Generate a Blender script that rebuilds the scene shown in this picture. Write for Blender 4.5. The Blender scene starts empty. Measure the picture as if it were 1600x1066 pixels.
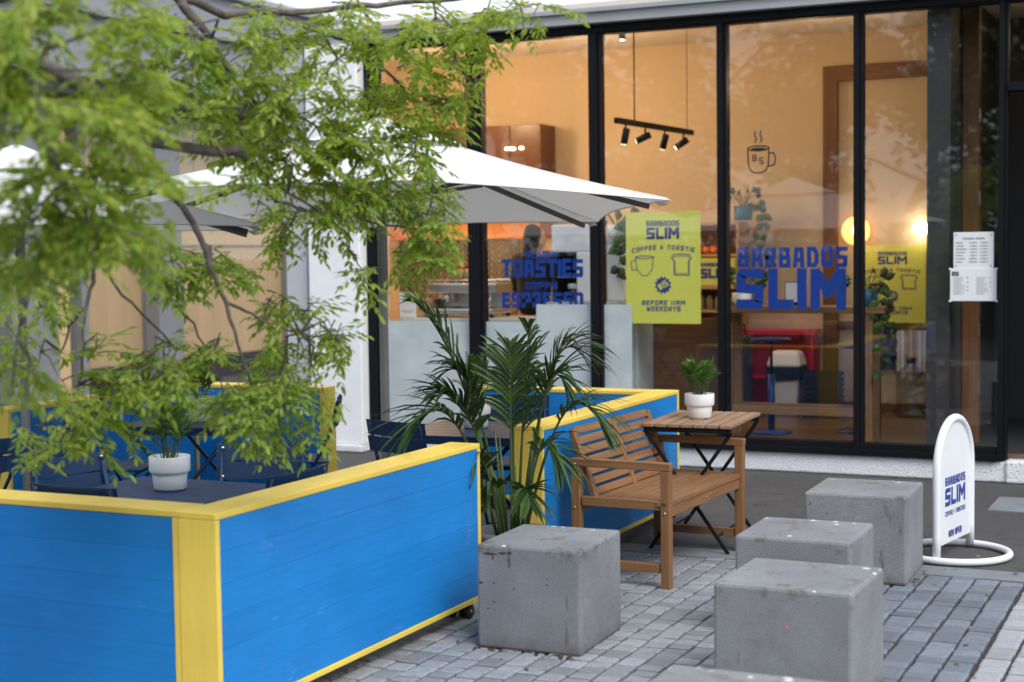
import bpy, math, random
from mathutils import Vector, Matrix
random.seed(7)
scene = bpy.context.scene
COL = scene.collection
R = math.radians

# ------------------------------------------------------------------ helpers
def V(*a):
    return Vector(a[0]) if len(a) == 1 else Vector(a)

class MB:
    """collects geometry, then becomes one mesh object"""
    def __init__(self):
        self.v = []; self.f = []; self.s = []; self.m = []; self.mi = 0
    def add(self, vs, fs, smooth=False):
        o = len(self.v)
        self.v += [tuple(p) for p in vs]
        for f in fs:
            self.f.append(tuple(o + i for i in f)); self.s.append(smooth); self.m.append(self.mi)
        return self
    def box(self, x0, x1, y0, y1, z0, z1):
        vs = [(x0,y0,z0),(x1,y0,z0),(x1,y1,z0),(x0,y1,z0),(x0,y0,z1),(x1,y0,z1),(x1,y1,z1),(x0,y1,z1)]
        return self.add(vs, [(0,3,2,1),(4,5,6,7),(0,1,5,4),(1,2,6,5),(2,3,7,6),(3,0,4,7)])
    def bar(self, p, q, w, h, up=(0,0,1)):
        """rectangular bar from p to q, w across, h along 'up'"""
        p = V(p); q = V(q); d = (q-p).normalized(); u = V(up)
        if abs(d.dot(u)) > .98: u = V(0,1,0)
        s = d.cross(u).normalized(); u = s.cross(d).normalized()
        vs = []
        for c in (p, q):
            for a, b in ((-1,-1),(1,-1),(1,1),(-1,1)):
                vs.append(c + s*(a*w/2) + u*(b*h/2))
        return self.add(vs, [(0,1,2,3),(7,6,5,4),(0,4,5,1),(1,5,6,2),(2,6,7,3),(3,7,4,0)])
    def tube(self, pts, rad, n=8, closed=False):
        pts = [V(p) for p in pts]; k = len(pts)
        if not isinstance(rad, (list, tuple)): rad = [rad]*k
        rings = []; ref = None
        for i in range(k):
            if closed: t = pts[(i+1) % k] - pts[i-1]
            else: t = pts[min(i+1,k-1)] - pts[max(i-1,0)]
            t.normalize()
            if ref is None:
                ref = V(0,0,1) if abs(t.z) < .9 else V(1,0,0)
            s = t.cross(ref).normalized(); ref = s.cross(t).normalized()
            rings.append([pts[i] + (s*math.cos(2*math.pi*j/n) + ref*math.sin(2*math.pi*j/n))*rad[i] for j in range(n)])
        vs = [p for r_ in rings for p in r_]; fs = []
        for i in range(k if closed else k-1):
            a = i*n; b = ((i+1) % k)*n
            for j in range(n):
                fs.append((a+j, a+(j+1) % n, b+(j+1) % n, b+j))
        if not closed:
            fs.append(tuple(range(n-1,-1,-1))); fs.append(tuple((k-1)*n+j for j in range(n)))
        return self.add(vs, fs, True)
    def lathe(self, prof, c=(0,0,0), n=24, sx=1, sy=1):
        c = V(c); vs = []; fs = []
        for r_, z in prof:
            for j in range(n):
                a = 2*math.pi*j/n
                vs.append((c.x+r_*math.cos(a)*sx, c.y+r_*math.sin(a)*sy, c.z+z))
        for i in range(len(prof)-1):
            for j in range(n):
                fs.append((i*n+j, i*n+(j+1) % n, (i+1)*n+(j+1) % n, (i+1)*n+j))
        fs.append(tuple(range(n-1,-1,-1))); fs.append(tuple((len(prof)-1)*n+j for j in range(n)))
        return self.add(vs, fs, True)
    def prism(self, pts, vec):
        """planar polygon (3-D points) extruded by vec"""
        k = len(pts); vec = V(vec)
        vs = [V(p) for p in pts] + [V(p)+vec for p in pts]
        fs = [tuple(range(k-1,-1,-1)), tuple(range(k,2*k))]
        for i in range(k):
            j = (i+1) % k; fs.append((i, j, k+j, k+i))
        return self.add(vs, fs)
    def build(self, name, mats, parent=None, bevel=0, seg=2, loc=None, rz=0):
        me = bpy.data.meshes.new(name)
        me.from_pydata(self.v, [], self.f)
        if not isinstance(mats, (list, tuple)): mats = [mats]
        for m in mats: me.materials.append(m)
        me.polygons.foreach_set('use_smooth', self.s)
        me.polygons.foreach_set('material_index', self.m)
        me.validate(); me.update()
        o = bpy.data.objects.new(name, me); COL.objects.link(o)
        if parent: o.parent = parent
        if loc: o.location = loc
        if rz: o.rotation_euler.z = rz
        if bevel:
            b = o.modifiers.new('soft_edges', 'BEVEL'); b.width = bevel; b.segments = seg
            b.limit_method = 'ANGLE'; b.angle_limit = R(40)
            b.harden_normals = False
        return o

def tag(o, label, cat, group=None, kind=None):
    o['label'] = label; o['category'] = cat
    if group: o['group'] = group
    if kind: o['kind'] = kind
    return o
def thing(name, label, cat, loc=(0,0,0), rz=0, group=None):
    o = bpy.data.objects.new(name, None); COL.objects.link(o)
    o.empty_display_size = .1; o.location = loc; o.rotation_euler = (0,0,rz)
    return tag(o, label, cat, group)
def struct(o):
    o['kind'] = 'structure'; return o
def copy_tree(o, parent=None):
    c = o.copy(); COL.objects.link(c)
    if parent: c.parent = parent
    for ch in list(o.children): copy_tree(ch, c)
    return c
def again(o, loc, rz, label, group=None):
    c = copy_tree(o); c.location = loc; c.rotation_euler = (0,0,rz); c['label'] = label
    if group: c['group'] = group
    return c

# ------------------------------------------------------------------ materials
class N:
    def __init__(self, name):
        self.mat = bpy.data.materials.new(name); self.mat.use_nodes = True
        self.t = self.mat.node_tree; self.b = self.t.nodes['Principled BSDF']; self.out = self.t.nodes['Material Output']
    def n(self, typ, **kw):
        x = self.t.nodes.new(typ)
        for k, v in kw.items():
            if k.startswith('i_'):
                key = k[2:]
                key = int(key) if key.isdigit() else key.replace('_', ' ')
                x.inputs[key].default_value = v
            else: setattr(x, k, v)
        return x
    def l(self, a, b): self.t.links.new(a, b)
    def coord(self, scale=(1,1,1), kind='Object'):
        c = self.n('ShaderNodeTexCoord'); m = self.n('ShaderNodeMapping'); m.inputs['Scale'].default_value = scale
        self.l(c.outputs[kind], m.inputs['Vector']); return m.outputs['Vector']
    def noise(self, vec, scale, detail=4, rough=.55):
        x = self.n('ShaderNodeTexNoise'); x.inputs['Scale'].default_value = scale
        x.inputs['Detail'].default_value = detail; x.inputs['Roughness'].default_value = rough
        self.l(vec, x.inputs['Vector']); return x.outputs['Fac']
    def ramp(self, fac, stops):
        x = self.n('ShaderNodeValToRGB'); e = x.color_ramp.elements
        while len(e) < len(stops): e.new(.5)
        for k, (p, c) in enumerate(stops):
            e[k].position = p; e[k].color = (*c, 1) if len(c) == 3 else c
        self.l(fac, x.inputs['Fac']); return x.outputs['Color']
    def mix(self, fac, a, b, mode='MIX'):
        x = self.n('ShaderNodeMix', data_type='RGBA', blend_type=mode)
        for s, val in ((0, fac), (6, a), (7, b)):
            if hasattr(val, 'is_linked') or isinstance(val, bpy.types.NodeSocket): self.l(val, x.inputs[s])
            elif s == 0: x.inputs[0].default_value = val
            else: x.inputs[s].default_value = (*val, 1)
        return x.outputs[2]
    def math(self, op, a, b=0.0):
        x = self.n('ShaderNodeMath', operation=op)
        for s, val in ((0, a), (1, b)):
            if isinstance(val, bpy.types.NodeSocket): self.l(val, x.inputs[s])
            else: x.inputs[s].default_value = val
        return x.outputs[0]
    def color(self, c):
        if isinstance(c, bpy.types.NodeSocket): self.l(c, self.b.inputs['Base Color'])
        else: self.b.inputs['Base Color'].default_value = (*c, 1)
    def bump(self, h, strength=.3, dist=.01):
        x = self.n('ShaderNodeBump'); x.inputs['Strength'].default_value = strength; x.inputs['Distance'].default_value = dist
        self.l(h, x.inputs['Height']); self.l(x.outputs['Normal'], self.b.inputs['Normal'])
    def island(self): return self.n('ShaderNodeNewGeometry').outputs['Random Per Island']

def mul(c, k): return tuple(min(1, x*k) for x in c)

def paint(name, col, rough=.5, var=.12, scale=6, bump=0, bscale=60, metal=0, coat=0, spec=.5):
    m = N(name); v = m.coord()
    f = m.noise(v, scale, 5)
    m.color(m.ramp(f, [(.3, mul(col, 1-var)), (.7, mul(col, 1+var))]))
    m.b.inputs['Roughness'].default_value = rough; m.b.inputs['Metallic'].default_value = metal
    m.b.inputs['Specular IOR Level'].default_value = spec
    if coat: m.b.inputs['Coat Weight'].default_value = coat
    if bump: m.bump(m.noise(v, bscale, 3), bump, .004)
    return m.mat
def board_paint(name, col, axis, rough=.38, scuff=(.8,.85,.9)):
    """brush-painted timber: grain along an axis, board to board change, worn flecks"""
    m = N(name); s = [14,14,14]; s[axis] = 1.1
    v = m.coord(tuple(s)); w = m.coord()
    g = m.noise(v, 3, 6, .65); big = m.noise(w, 2.2, 3); isl = m.island()
    c = m.ramp(big, [(.3, mul(col,.86)), (.72, mul(col,1.12))])
    c = m.mix(m.math('MULTIPLY', isl, .28), c, mul(col, .72))
    c = m.mix(m.ramp(g, [(.35,(.0,)*3),(.65,(.24,)*3)]), c, mul(col, 1.3)); c = m.mix(m.ramp(m.noise(v, 6, 5, .7), [(.56,(0,0,0)),(.70,(.16,)*3)]), c, mul(col, .6))
    fine = m.noise(v, 9, 6, .7)
    fl = m.ramp(m.math('MULTIPLY', fine, m.noise(w, 5, 2)), [(.37, (0,0,0)), (.45, (1,1,1))])
    c = m.mix(m.math('MULTIPLY', fl, .35), c, scuff)
    m.color(c)
    m.l(m.ramp(big, [(.3,(rough-.1,)*3), (.7,(rough+.12,)*3)]), m.b.inputs['Roughness']); m.b.inputs['Specular IOR Level'].default_value = .42
    m.bump(m.math('ADD', m.math('MULTIPLY', g, .6), m.math('MULTIPLY', fine, .8)), .4, .004)
    return m.mat
def wood(name, dark, light, axis, rough=.5, scale=1.0):
    m = N(name); s = [22,22,22]; s[axis] = 1.3
    v = m.coord(tuple(x*scale for x in s)); g = m.noise(v, 2.2, 7, .62); isl = m.island()
    v2 = m.coord(tuple(x*scale*3 for x in s)); p = m.noise(v2, 3, 4, .7)
    c = m.ramp(g, [(.28, dark), (.52, tuple((a+b)/2 for a, b in zip(dark, light))), (.75, light)])
    c = m.mix(m.math('MULTIPLY', isl, .45), c, mul(dark, .9))
    c = m.mix(m.math('MULTIPLY', p, .22), c, mul(light, 1.15))
    m.color(c); m.b.inputs['Roughness'].default_value = rough
    m.bump(g, .2, .003)
    return m.mat
def emit(name, col, k):
    m = N(name); m.b.inputs['Base Color'].default_value = (*col,1)
    m.b.inputs['Emission Color'].default_value = (*col,1); m.b.inputs['Emission Strength'].default_value = k
    return m.mat
def plain(name, col, rough=.5, metal=0):
    m = N(name); m.color(col); m.b.inputs['Roughness'].default_value = rough; m.b.inputs['Metallic'].default_value = metal
    return m.mat
def leaf(name, stops, trans=.35, rough=.45, nscale=3):
    m = N(name); isl = m.island(); big = m.noise(m.coord(), nscale, 2)
    c = m.ramp(m.math('ADD', m.math('MULTIPLY', isl, .6), m.math('MULTIPLY', big, .5)), stops)
    m.color(c); m.b.inputs['Roughness'].default_value = rough
    t = m.n('ShaderNodeBsdfTranslucent'); m.l(m.mix(1, c, (1.0,.95,.45), 'MULTIPLY'), t.inputs['Color'])
    x = m.n('ShaderNodeMixShader'); x.inputs[0].default_value = trans
    m.l(m.b.outputs[0], x.inputs[1]); m.l(t.outputs[0], x.inputs[2]); m.l(x.outputs[0], m.out.inputs['Surface'])
    return m.mat
def glass(name, tint=(1,1,1), k=1.0):
    m = N(name); m.t.nodes.remove(m.b)
    lw = m.n('ShaderNodeLayerWeight'); lw.inputs['Blend'].default_value = .5
    f5 = m.math('ADD', .045, m.math('MULTIPLY', .955, m.math('POWER', lw.outputs['Facing'], 5.0)))
    tr = m.n('ShaderNodeBsdfTransparent'); tr.inputs['Color'].default_value = (*tint, 1)
    gl = m.n('ShaderNodeBsdfGlossy'); gl.inputs['Roughness'].default_value = 0.0
    x = m.n('ShaderNodeMixShader'); m.l(m.math('MULTIPLY', f5, k), x.inputs[0])
    m.l(tr.outputs[0], x.inputs[1]); m.l(gl.outputs[0], x.inputs[2]); m.l(x.outputs[0], m.out.inputs['Surface'])
    return m.mat
def cloth(name, col, trans=.25):
    m = N(name); v = m.coord(); f = m.noise(v, 3, 3)
    c = m.ramp(f, [(.3, mul(col,.96)), (.7, col)]); m.color(c); m.b.inputs['Roughness'].default_value = .9
    m.bump(m.math('ADD', m.noise(v, 5, 3), m.math('MULTIPLY', m.noise(v, 23, 2), .3)), .35, .03)
    t = m.n('ShaderNodeBsdfTranslucent'); t.inputs['Color'].default_value = (*col, 1)
    x = m.n('ShaderNodeMixShader'); x.inputs[0].default_value = trans
    m.l(m.b.outputs[0], x.inputs[1]); m.l(t.outputs[0], x.inputs[2]); m.l(x.outputs[0], m.out.inputs['Surface'])
    return m.mat
def concrete(name, col):
    m = N(name)
    oi = m.n('ShaderNodeObjectInfo'); c0 = m.n('ShaderNodeTexCoord')
    ad = m.n('ShaderNodeVectorMath', operation='ADD'); sc = m.n('ShaderNodeVectorMath', operation='SCALE')
    m.l(oi.outputs['Location'], sc.inputs[0]); sc.inputs['Scale'].default_value = 3.7
    m.l(c0.outputs['Object'], ad.inputs[0]); m.l(sc.outputs[0], ad.inputs[1]); v = ad.outputs[0]
    big = m.noise(v, 3.5, 5, .6); mid = m.noise(v, 14, 4, .6); fine = m.noise(v, 190, 2, .6)
    c = m.ramp(big, [(.3, mul(col,.74)), (.7, mul(col,1.16))])
    c = m.mix(m.ramp(mid, [(.45,(0,0,0)),(.75,(.55,)*3)]), c, mul(col,.62))
    c = m.mix(m.ramp(fine, [(.38,(.42,)*3),(.58,(0,0,0))]), c, mul(col,.45))
    c = m.mix(m.ramp(fine, [(.62,(0,0,0)),(.74,(.35,)*3)]), c, mul(col,1.6))
    # rusty and dark streaks near the rim
    mp = m.n('ShaderNodeMapping'); mp.inputs['Scale'].default_value = (9,9,2.2); m.l(v, mp.inputs['Vector'])
    st = m.noise(mp.outputs[0], 1.6, 5, .7)
    c = m.mix(m.ramp(st, [(.62,(0,0,0)),(.72,(.75,)*3)]), c, (.10,.075,.06))
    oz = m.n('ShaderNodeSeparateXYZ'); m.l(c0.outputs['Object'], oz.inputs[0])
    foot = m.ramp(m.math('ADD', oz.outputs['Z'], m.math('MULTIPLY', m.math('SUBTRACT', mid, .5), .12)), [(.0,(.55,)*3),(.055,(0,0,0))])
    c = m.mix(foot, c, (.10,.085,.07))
    nz = m.n('ShaderNodeSeparateXYZ'); g = m.n('ShaderNodeNewGeometry'); m.l(g.outputs['Normal'], nz.inputs[0])
    top = m.ramp(nz.outputs['Z'], [(.6,(0,0,0)),(.8,(1,1,1))])
    hv = m.n('ShaderNodeTexVoronoi'); hv.inputs['Scale'].default_value = 34; m.l(v, hv.inputs['Vector'])
    hs = m.n('ShaderNodeSeparateColor'); m.l(hv.outputs['Color'], hs.inputs[0])
    hole = m.math('MULTIPLY', m.math('LESS_THAN', hv.outputs['Distance'], .16), m.math('GREATER_THAN', hs.outputs[0], .93))
    c = m.mix(m.math('MULTIPLY', hole, .8), c, (.05,.048,.047))
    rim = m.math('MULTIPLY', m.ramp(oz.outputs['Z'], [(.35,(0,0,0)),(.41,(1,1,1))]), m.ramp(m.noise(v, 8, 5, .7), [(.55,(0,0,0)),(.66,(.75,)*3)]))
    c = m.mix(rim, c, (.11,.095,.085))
    # paint drips left on the tops
    for scl, thr, cc, k in ((16, .13, (.8,.82,.84), .91), (11, .12, (.05,.22,.62), .94)):
        vo = m.n('ShaderNodeTexVoronoi'); vo.inputs['Scale'].default_value = scl; m.l(v, vo.inputs['Vector'])
        sp = m.ramp(vo.outputs['Distance'], [(thr,(1,1,1)),(thr+.05,(0,0,0))])
        se = m.n('ShaderNodeSeparateColor'); m.l(vo.outputs['Color'], se.inputs[0])
        on = m.math('GREATER_THAN', se.outputs[0], k)
        c = m.mix(m.math('MULTIPLY', m.math('MULTIPLY', sp, on), top), c, cc)
    back = m.math('MULTIPLY', m.ramp(oz.outputs['Y'], [(.17,(0,0,0)),(.205,(1,1,1))]), m.ramp(m.noise(v, 21, 3), [(.60,(0,0,0)),(.66,(.8,)*3)]))
    c = m.mix(m.math('MULTIPLY', back, top), c, (.74,.76,.78))
    m.color(c); m.b.inputs['Roughness'].default_value = .85
    m.bump(m.math('ADD', m.math('MULTIPLY', fine, .5), m.math('MULTIPLY', mid, .7)), .4, .005)
    return m.mat
def stone(name, col, lo=.6, hi=1.2):
    m = N(name); v = m.coord(); isl = m.island()
    c = m.ramp(isl, [(0, mul(col,lo)), (.5, col), (1, mul(col,hi))])
    fine = m.noise(v, 200, 2, .6); mid = m.noise(v, 25, 4, .6); big = m.noise(v, 1.3, 3)
    c = m.mix(m.ramp(fine, [(.38,(.5,)*3),(.6,(0,0,0))]), c, mul(col,.42))
    c = m.mix(m.ramp(mid, [(.45,(0,0,0)),(.8,(.5,)*3)]), c, mul(col,.5))
    c = m.mix(m.ramp(big, [(.35,(.3,)*3),(.65,(0,0,0))]), c, mul(col,.55))
    vo = m.n('ShaderNodeTexVoronoi'); vo.inputs['Scale'].default_value = 9; m.l(v, vo.inputs['Vector'])
    se = m.n('ShaderNodeSeparateColor'); m.l(vo.outputs['Color'], se.inputs[0])
    sp = m.math('MULTIPLY', m.math('LESS_THAN', vo.outputs['Distance'], .075), m.math('GREATER_THAN', se.outputs[0], .9))
    c = m.mix(sp, c, (.62,.64,.66))
    m.color(c); m.b.inputs['Roughness'].default_value = .8
    m.bump(m.math('ADD', m.math('MULTIPLY', fine, .4), mid), .4, .004)
    return m.mat
def asphalt(name, col):
    m = N(name); v = m.coord(); fine = m.noise(v, 170, 3, .6); big = m.noise(v, .8, 4); mid = m.noise(v, 9, 4)
    c = m.ramp(fine, [(.35, mul(col,.6)), (.62, mul(col,1.5))])
    c = m.mix(m.ramp(big, [(.35,(0,0,0)),(.7,(.5,)*3)]), c, mul(col,1.35))
    c = m.mix(m.ramp(mid, [(.56,(0,0,0)),(.72,(.6,)*3)]), c, mul(col,.45))
    c = m.mix(m.ramp(m.noise(v, 2.7, 5, .7), [(.58,(0,0,0)),(.7,(.5,)*3)]), c, mul(col,1.9))
    vo = m.n('ShaderNodeTexVoronoi'); vo.inputs['Scale'].default_value = 5; m.l(v, vo.inputs['Vector'])
    se = m.n('ShaderNodeSeparateColor'); m.l(vo.outputs['Color'], se.inputs[0])
    sp = m.math('MULTIPLY', m.math('LESS_THAN', vo.outputs['Distance'], .06), m.math('GREATER_THAN', se.outputs[0], .78))
    c = m.mix(sp, c, (.33,.34,.35))
    m.color(c); m.b.inputs['Roughness'].default_value = .85; m.bump(fine, .5, .004)
    return m.mat
def stipple(name, col):
    m = N(name); v = m.coord(); f = m.noise(v, 75, 3, .6); big = m.noise(v, 4, 3)
    c = m.ramp(f, [(.32, mul(col,.5)), (.42, mul(col,.95)), (.55, col)])
    c = m.mix(m.ramp(big, [(.4,(0,0,0)),(.75,(.35,)*3)]), c, mul(col,.6))
    m.color(c); m.b.inputs['Roughness'].default_value = .9; m.bump(f, 1.0, .012)
    return m.mat

BLUE = (.012,.235,.66); YEL = (.98,.665,.115)
M = dict(
    blue_x=board_paint('blue_boards_x', BLUE, 0, scuff=(.22,.45,.80)), blue_y=board_paint('blue_boards_y', BLUE, 1, scuff=(.22,.45,.80)),
    yel_x=board_paint('yellow_boards_x', YEL, 0, scuff=(.8,.7,.4)), yel_y=board_paint('yellow_boards_y', YEL, 1, scuff=(.8,.7,.4)),
    yel_z=board_paint('yellow_boards_z', YEL, 2, scuff=(.8,.7,.4)),
    teak_x=wood('teak_x', (.155,.070,.026), (.34,.175,.078), 0), teak_y=wood('teak_y', (.155,.070,.026), (.34,.175,.078), 1),
    teak_z=wood('teak_z', (.155,.070,.026), (.34,.175,.078), 2),
    slat=wood('table_slats', (.19,.10,.055), (.44,.29,.19), 1),
    black_metal=paint('black_metal', (.009,.009,.010), .6, .2, spec=.25),
    frame=paint('black_window_frame', (.006,.0063,.009), .6, .15, 3, spec=.16),
    navy=paint('navy_metal', (.008,.034,.095), .42, .12, 5, bump=.06, bscale=150, spec=.35),
    steel=plain('steel', (.6,.6,.6), .3, 1), bolt=plain('bolt', (.75,.75,.74), .3, 1),
    rubber=plain('rubber', (.015,.015,.016), .7),
    pole=paint('pole_grey', (.27,.265,.255), .5, .08),
    rib=paint('rib_grey', (.075,.075,.073), .5, .1),
    canopy=cloth('canopy_fabric', (.81,.81,.80), .20),
    pot=paint('white_ceramic', (.80,.81,.82), .4, .03),
    soil=paint('soil', (.03,.02,.015), .95, .3, 40, .6),
    concrete=concrete('concrete', (.265,.275,.29)), film=paint('frosted_film', (.70,.78,.83), .7, .13, 3.4),
    sett_light=stone('granite_setts_pale', (.335,.355,.39), .64, 1.25), sett_dark=stone('granite_setts_blue', (.19,.218,.26), .68, 1.25),
    sett_pale=stone('granite_setts_edge', (.40,.42,.45), .75, 1.15),
    joint=paint('joint_sand', (.05,.04,.034), .95, .35, 30, .6, 200),
    asphalt=asphalt('asphalt', (.060,.058,.060)), strip=paint('smooth_concrete', (.20,.215,.235), .8, .15, 4, .25, 220),
    stipple=stipple('white_stippled_render', (.88,.90,.93)),
    white_wall=paint('white_render', (.88,.90,.93), .85, .07, 1.6, .25, 90),
    shaded_wall=paint('shaded_white_render', (.52,.545,.58), .85, .08, 1.5, .2, 90),
    beam=paint('grey_beam', (.37,.39,.41), .6, .08, 2),
    warm_wall=paint('plaster', (.68,.54,.38), .9, .035, 1.0, .1, 40),
    ceil=paint('ceiling', (.70,.62,.55), .9, .04, 2),
    floor=wood('floor_boards', (.10,.062,.042), (.23,.15,.10), 0, .35, .4),
    timber=wood('dark_timber', (.11,.045,.018), (.24,.11,.045), 2, .45), timber_x=wood('dark_timber_x', (.11,.045,.018), (.24,.11,.045), 0, .45),
    cupboard=wood('cupboard_veneer', (.10,.035,.016), (.17,.065,.03), 2, .3, .5),
    amber=wood('amber_veneer', (.36,.12,.03), (.55,.22,.06), 2, .4, .5),
    pine=wood('pine', (.42,.25,.11), (.66,.44,.22), 0, .5), pine_z=wood('pine_z', (.42,.25,.11), (.66,.44,.22), 2, .5),
    bar=wood('bar_timber', (.16,.085,.04), (.33,.19,.09), 0, .5), bar_z=wood('bar_timber_z', (.16,.085,.04), (.33,.19,.09), 2, .5),
    dark_wall=paint('dark_wall', (.035,.038,.042), .6, .1), black=plain('black', (.01,.01,.01), .6),
    glass=glass('window_glass', (.985,.99,.985), 1.25),
    counter=paint('counter_front', (.52,.60,.64), .6, .1, 1.6, .1, 30), counter_top=paint('counter_top', (.6,.62,.63), .3, .05),
    tile=paint('grey_tile', (.055,.055,.057), .35, .45, 9), grout=plain('grout', (.62,.47,.30), .8),
    vinyl=plain('blue_vinyl', (.0,.050,.36), .7), ink=plain('blue_ink', (.03,.05,.27), .6), dark_ink=plain('dark_ink', (.012,.018,.03), .5),
    sign_blue=plain('sign_blue', (.012,.05,.30), .5), grey_ink=plain('grey_ink', (.16,.18,.22), .6), pink_ink=plain('pink_ink', (.62,.14,.17), .6),
    poster=paint('yellow_poster', (.76,.77,.13), .55, .03), paper=plain('white_paper', (.78,.80,.82), .6),
    white_plastic=paint('white_plastic', (.86,.87,.89), .4, .03), sign_white=paint('sign_white', (.80,.82,.85), .4, .03),
    red=paint('red_paint', (.55,.012,.02), .4, .1), orange=paint('orange', (.85,.22,.03), .6, .2, 20), blue_pot=paint('blue_glaze', (.02,.14,.26), .4, .1),
    stool=paint('stool_blue', (.008,.05,.22), .4, .1), crate=paint('dark_crate', (.02,.025,.04), .5, .2),
    green=leaf('houseplant_leaf', [(.2,(.02,.055,.012)),(.8,(.07,.15,.03))], .2),
    palm=leaf('palm_leaf', [(.15,(.013,.042,.011)),(.55,(.032,.080,.02)),(.95,(.08,.15,.034))], .2, .38),
    palm_stem=leaf('palm_stem', [(.2,(.045,.075,.018)),(.8,(.09,.14,.035))], .05, .4),
    parlour=leaf('parlour_leaf', [(.15,(.025,.085,.014)),(.85,(.12,.24,.04))], .28),
    ash=leaf('ash_leaf', [(.1,(.14,.26,.045)),(.4,(.28,.42,.075)),(.75,(.43,.55,.11)),(1.0,(.64,.66,.17))], .62, .5, 1.4),
    offscreen_foliage=leaf('park_leaf', [(.1,(.02,.045,.008)),(.9,(.085,.13,.02))], .25),
    bark=paint('bark', (.13,.108,.10), .9, .4, 30, .8, 90),
    clear=glass('clear_bottle', (.80,.86,.86), 1.6),
    dry_leaf=leaf('dry_leaf', [(.1,(.05,.02,.01)),(.6,(.16,.07,.03)),(1,(.22,.16,.06))], .1),
    rust=paint('rust_stain', (.15,.085,.05), .9, .4, 60), dark_stain=paint('dark_stain', (.05,.043,.04), .9, .4, 60), pink=plain('pink_chalk', (.60,.22,.30), .9), spot_blue=plain('blue_splash', (.05,.24,.70), .7),
    skin=plain('skin', (.52,.30,.21), .5), hoodie=paint('black_cloth', (.014,.014,.016), .9, .3, 12, .4, 120), hair=paint('dark_hair', (.009,.006,.005), .75, .4, 40, spec=.2),
    trouser=paint('dark_trousers', (.02,.02,.025), .9, .2),
    beige_panel=wood('beige_blind', (.66,.43,.22), (.76,.53,.30), 2, .4, .3), office=paint('office_metal', (.24,.245,.26), .55, .08, 2),
    office_dark=paint('office_dark', (.03,.026,.026), .6, .2), office_pale=paint('office_band', (.27,.28,.31), .6, .06, 1),
    plastic_jar=paint('jar', (.6,.45,.2), .3, .3, 30), lamp_amber=emit('lamp_amber', (1,.52,.13), 1.5), lamp_white=emit('lamp_white', (1,.82,.55), 9), spot_lens=emit('spot_lens', (1,.85,.6), 6),
)
# ------------------------------------------------------------------ lettering (hand-cut block strokes)
G = {
 'A': (1,[[(0,0),(.16,1),(.84,1),(1,0)],[(.1,.36),(.9,.36)]]), 'B': (1,[[(0,0),(0,1),(.88,1),(.9,.56),(1,.44),(1,0),(0,0)],[(0,.5),(.95,.5)]]),
 'C': (1,[[(1,1),(0,1),(0,0),(1,0)]]), 'D': (1,[[(0,0),(0,1),(.72,1),(1,.74),(1,.2),(.74,0),(0,0)]]),
 'E': (.9,[[(1,1),(0,1),(0,0),(1,0)],[(0,.5),(.85,.5)]]), 'F': (.9,[[(1,1),(0,1),(0,0)],[(0,.5),(.85,.5)]]),
 'G': (1,[[(1,1),(0,1),(0,0),(1,0),(1,.48),(.5,.48)]]), 'H': (1,[[(0,0),(0,1)],[(1,0),(1,1)],[(0,.5),(1,.5)]]),
 'I': (.0,[[(.5,0),(.5,1)]]), 'K': (1,[[(0,0),(0,1)],[(1,1),(.1,.5)],[(.1,.5),(1,0)]]), 'L': (.9,[[(0,1),(0,0),(1,0)]]),
 'M': (1.35,[[(0,0),(0,1)],[(1,0),(1,1)],[(.08,.97),(.5,.42)],[(.92,.97),(.5,.42)]]), 'N': (1,[[(0,0),(0,1)],[(1,0),(1,1)],[(.06,.94),(.94,.06)]]),
 'O': (1,[[(.1,0),(0,.1),(0,.9),(.1,1),(.9,1),(1,.9),(1,.1),(.9,0),(.1,0)]]), 'P': (1,[[(0,0),(0,1),(1,1),(1,.45),(.06,.45)]]),
 'R': (1,[[(0,0),(0,1),(.95,1),(.95,.5),(.06,.5)],[(.5,.5),(1,0)]]), 'S': (1,[[(1,1),(.05,1),(0,.95),(0,.52),(1,.48),(1,.05),(.95,0),(0,0)]]),
 'T': (1,[[(0,1),(1,1)],[(.5,1),(.5,0)]]), 'U': (1,[[(0,1),(0,0),(1,0),(1,1)]]), 'V': (1,[[(0,1),(.5,0),(1,1)]]),
 'W': (1.35,[[(0,1),(.24,0)],[(.24,0),(.5,.66)],[(.5,.66),(.76,0)],[(.76,0),(1,1)]]), 'Y': (1,[[(0,1),(.5,.5),(1,1)],[(.5,.5),(.5,0)]]), 'X': (1,[[(0,0),(1,1)],[(0,1),(1,0)]]),
 '0': (.9,[[(0,0),(0,1),(1,1),(1,0),(0,0)]]), '1': (.25,[[(0,.85),(1,1),(1,0)]]), '3': (.9,[[(0,1),(1,1),(1,0),(0,0)],[(.3,.5),(1,.5)]]),
 '5': (.9,[[(1,1),(0,1),(0,.55),(1,.5),(1,0),(0,0)]]), '7': (.9,[[(0,1),(1,1),(.4,0)]]), '8': (.9,[[(0,0),(0,1),(1,1),(1,0),(0,0)],[(0,.5),(1,.5)]]),
 '&': (1.1,[[(1,0),(.15,.8),(.35,1),(.6,.8),(.05,.3),(.3,0),(1,.45)]]), '+': (.7,[[(0,.5),(1,.5)],[(.5,.15),(.5,.85)]]),
 '$': (.9,[[(1,.85),(0,.85),(0,.5),(1,.5),(1,.15),(0,.15)],[(.5,0),(.5,1)]]), '.': (.0,[[(.5,0),(.5,.12)]]), '-': (.6,[[(.1,.5),(.9,.5)]]), ':': (0,[[(.5,.2),(.5,.3)],[(.5,.7),(.5,.8)]]),
 ' ': (.55,[]),
}
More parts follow.
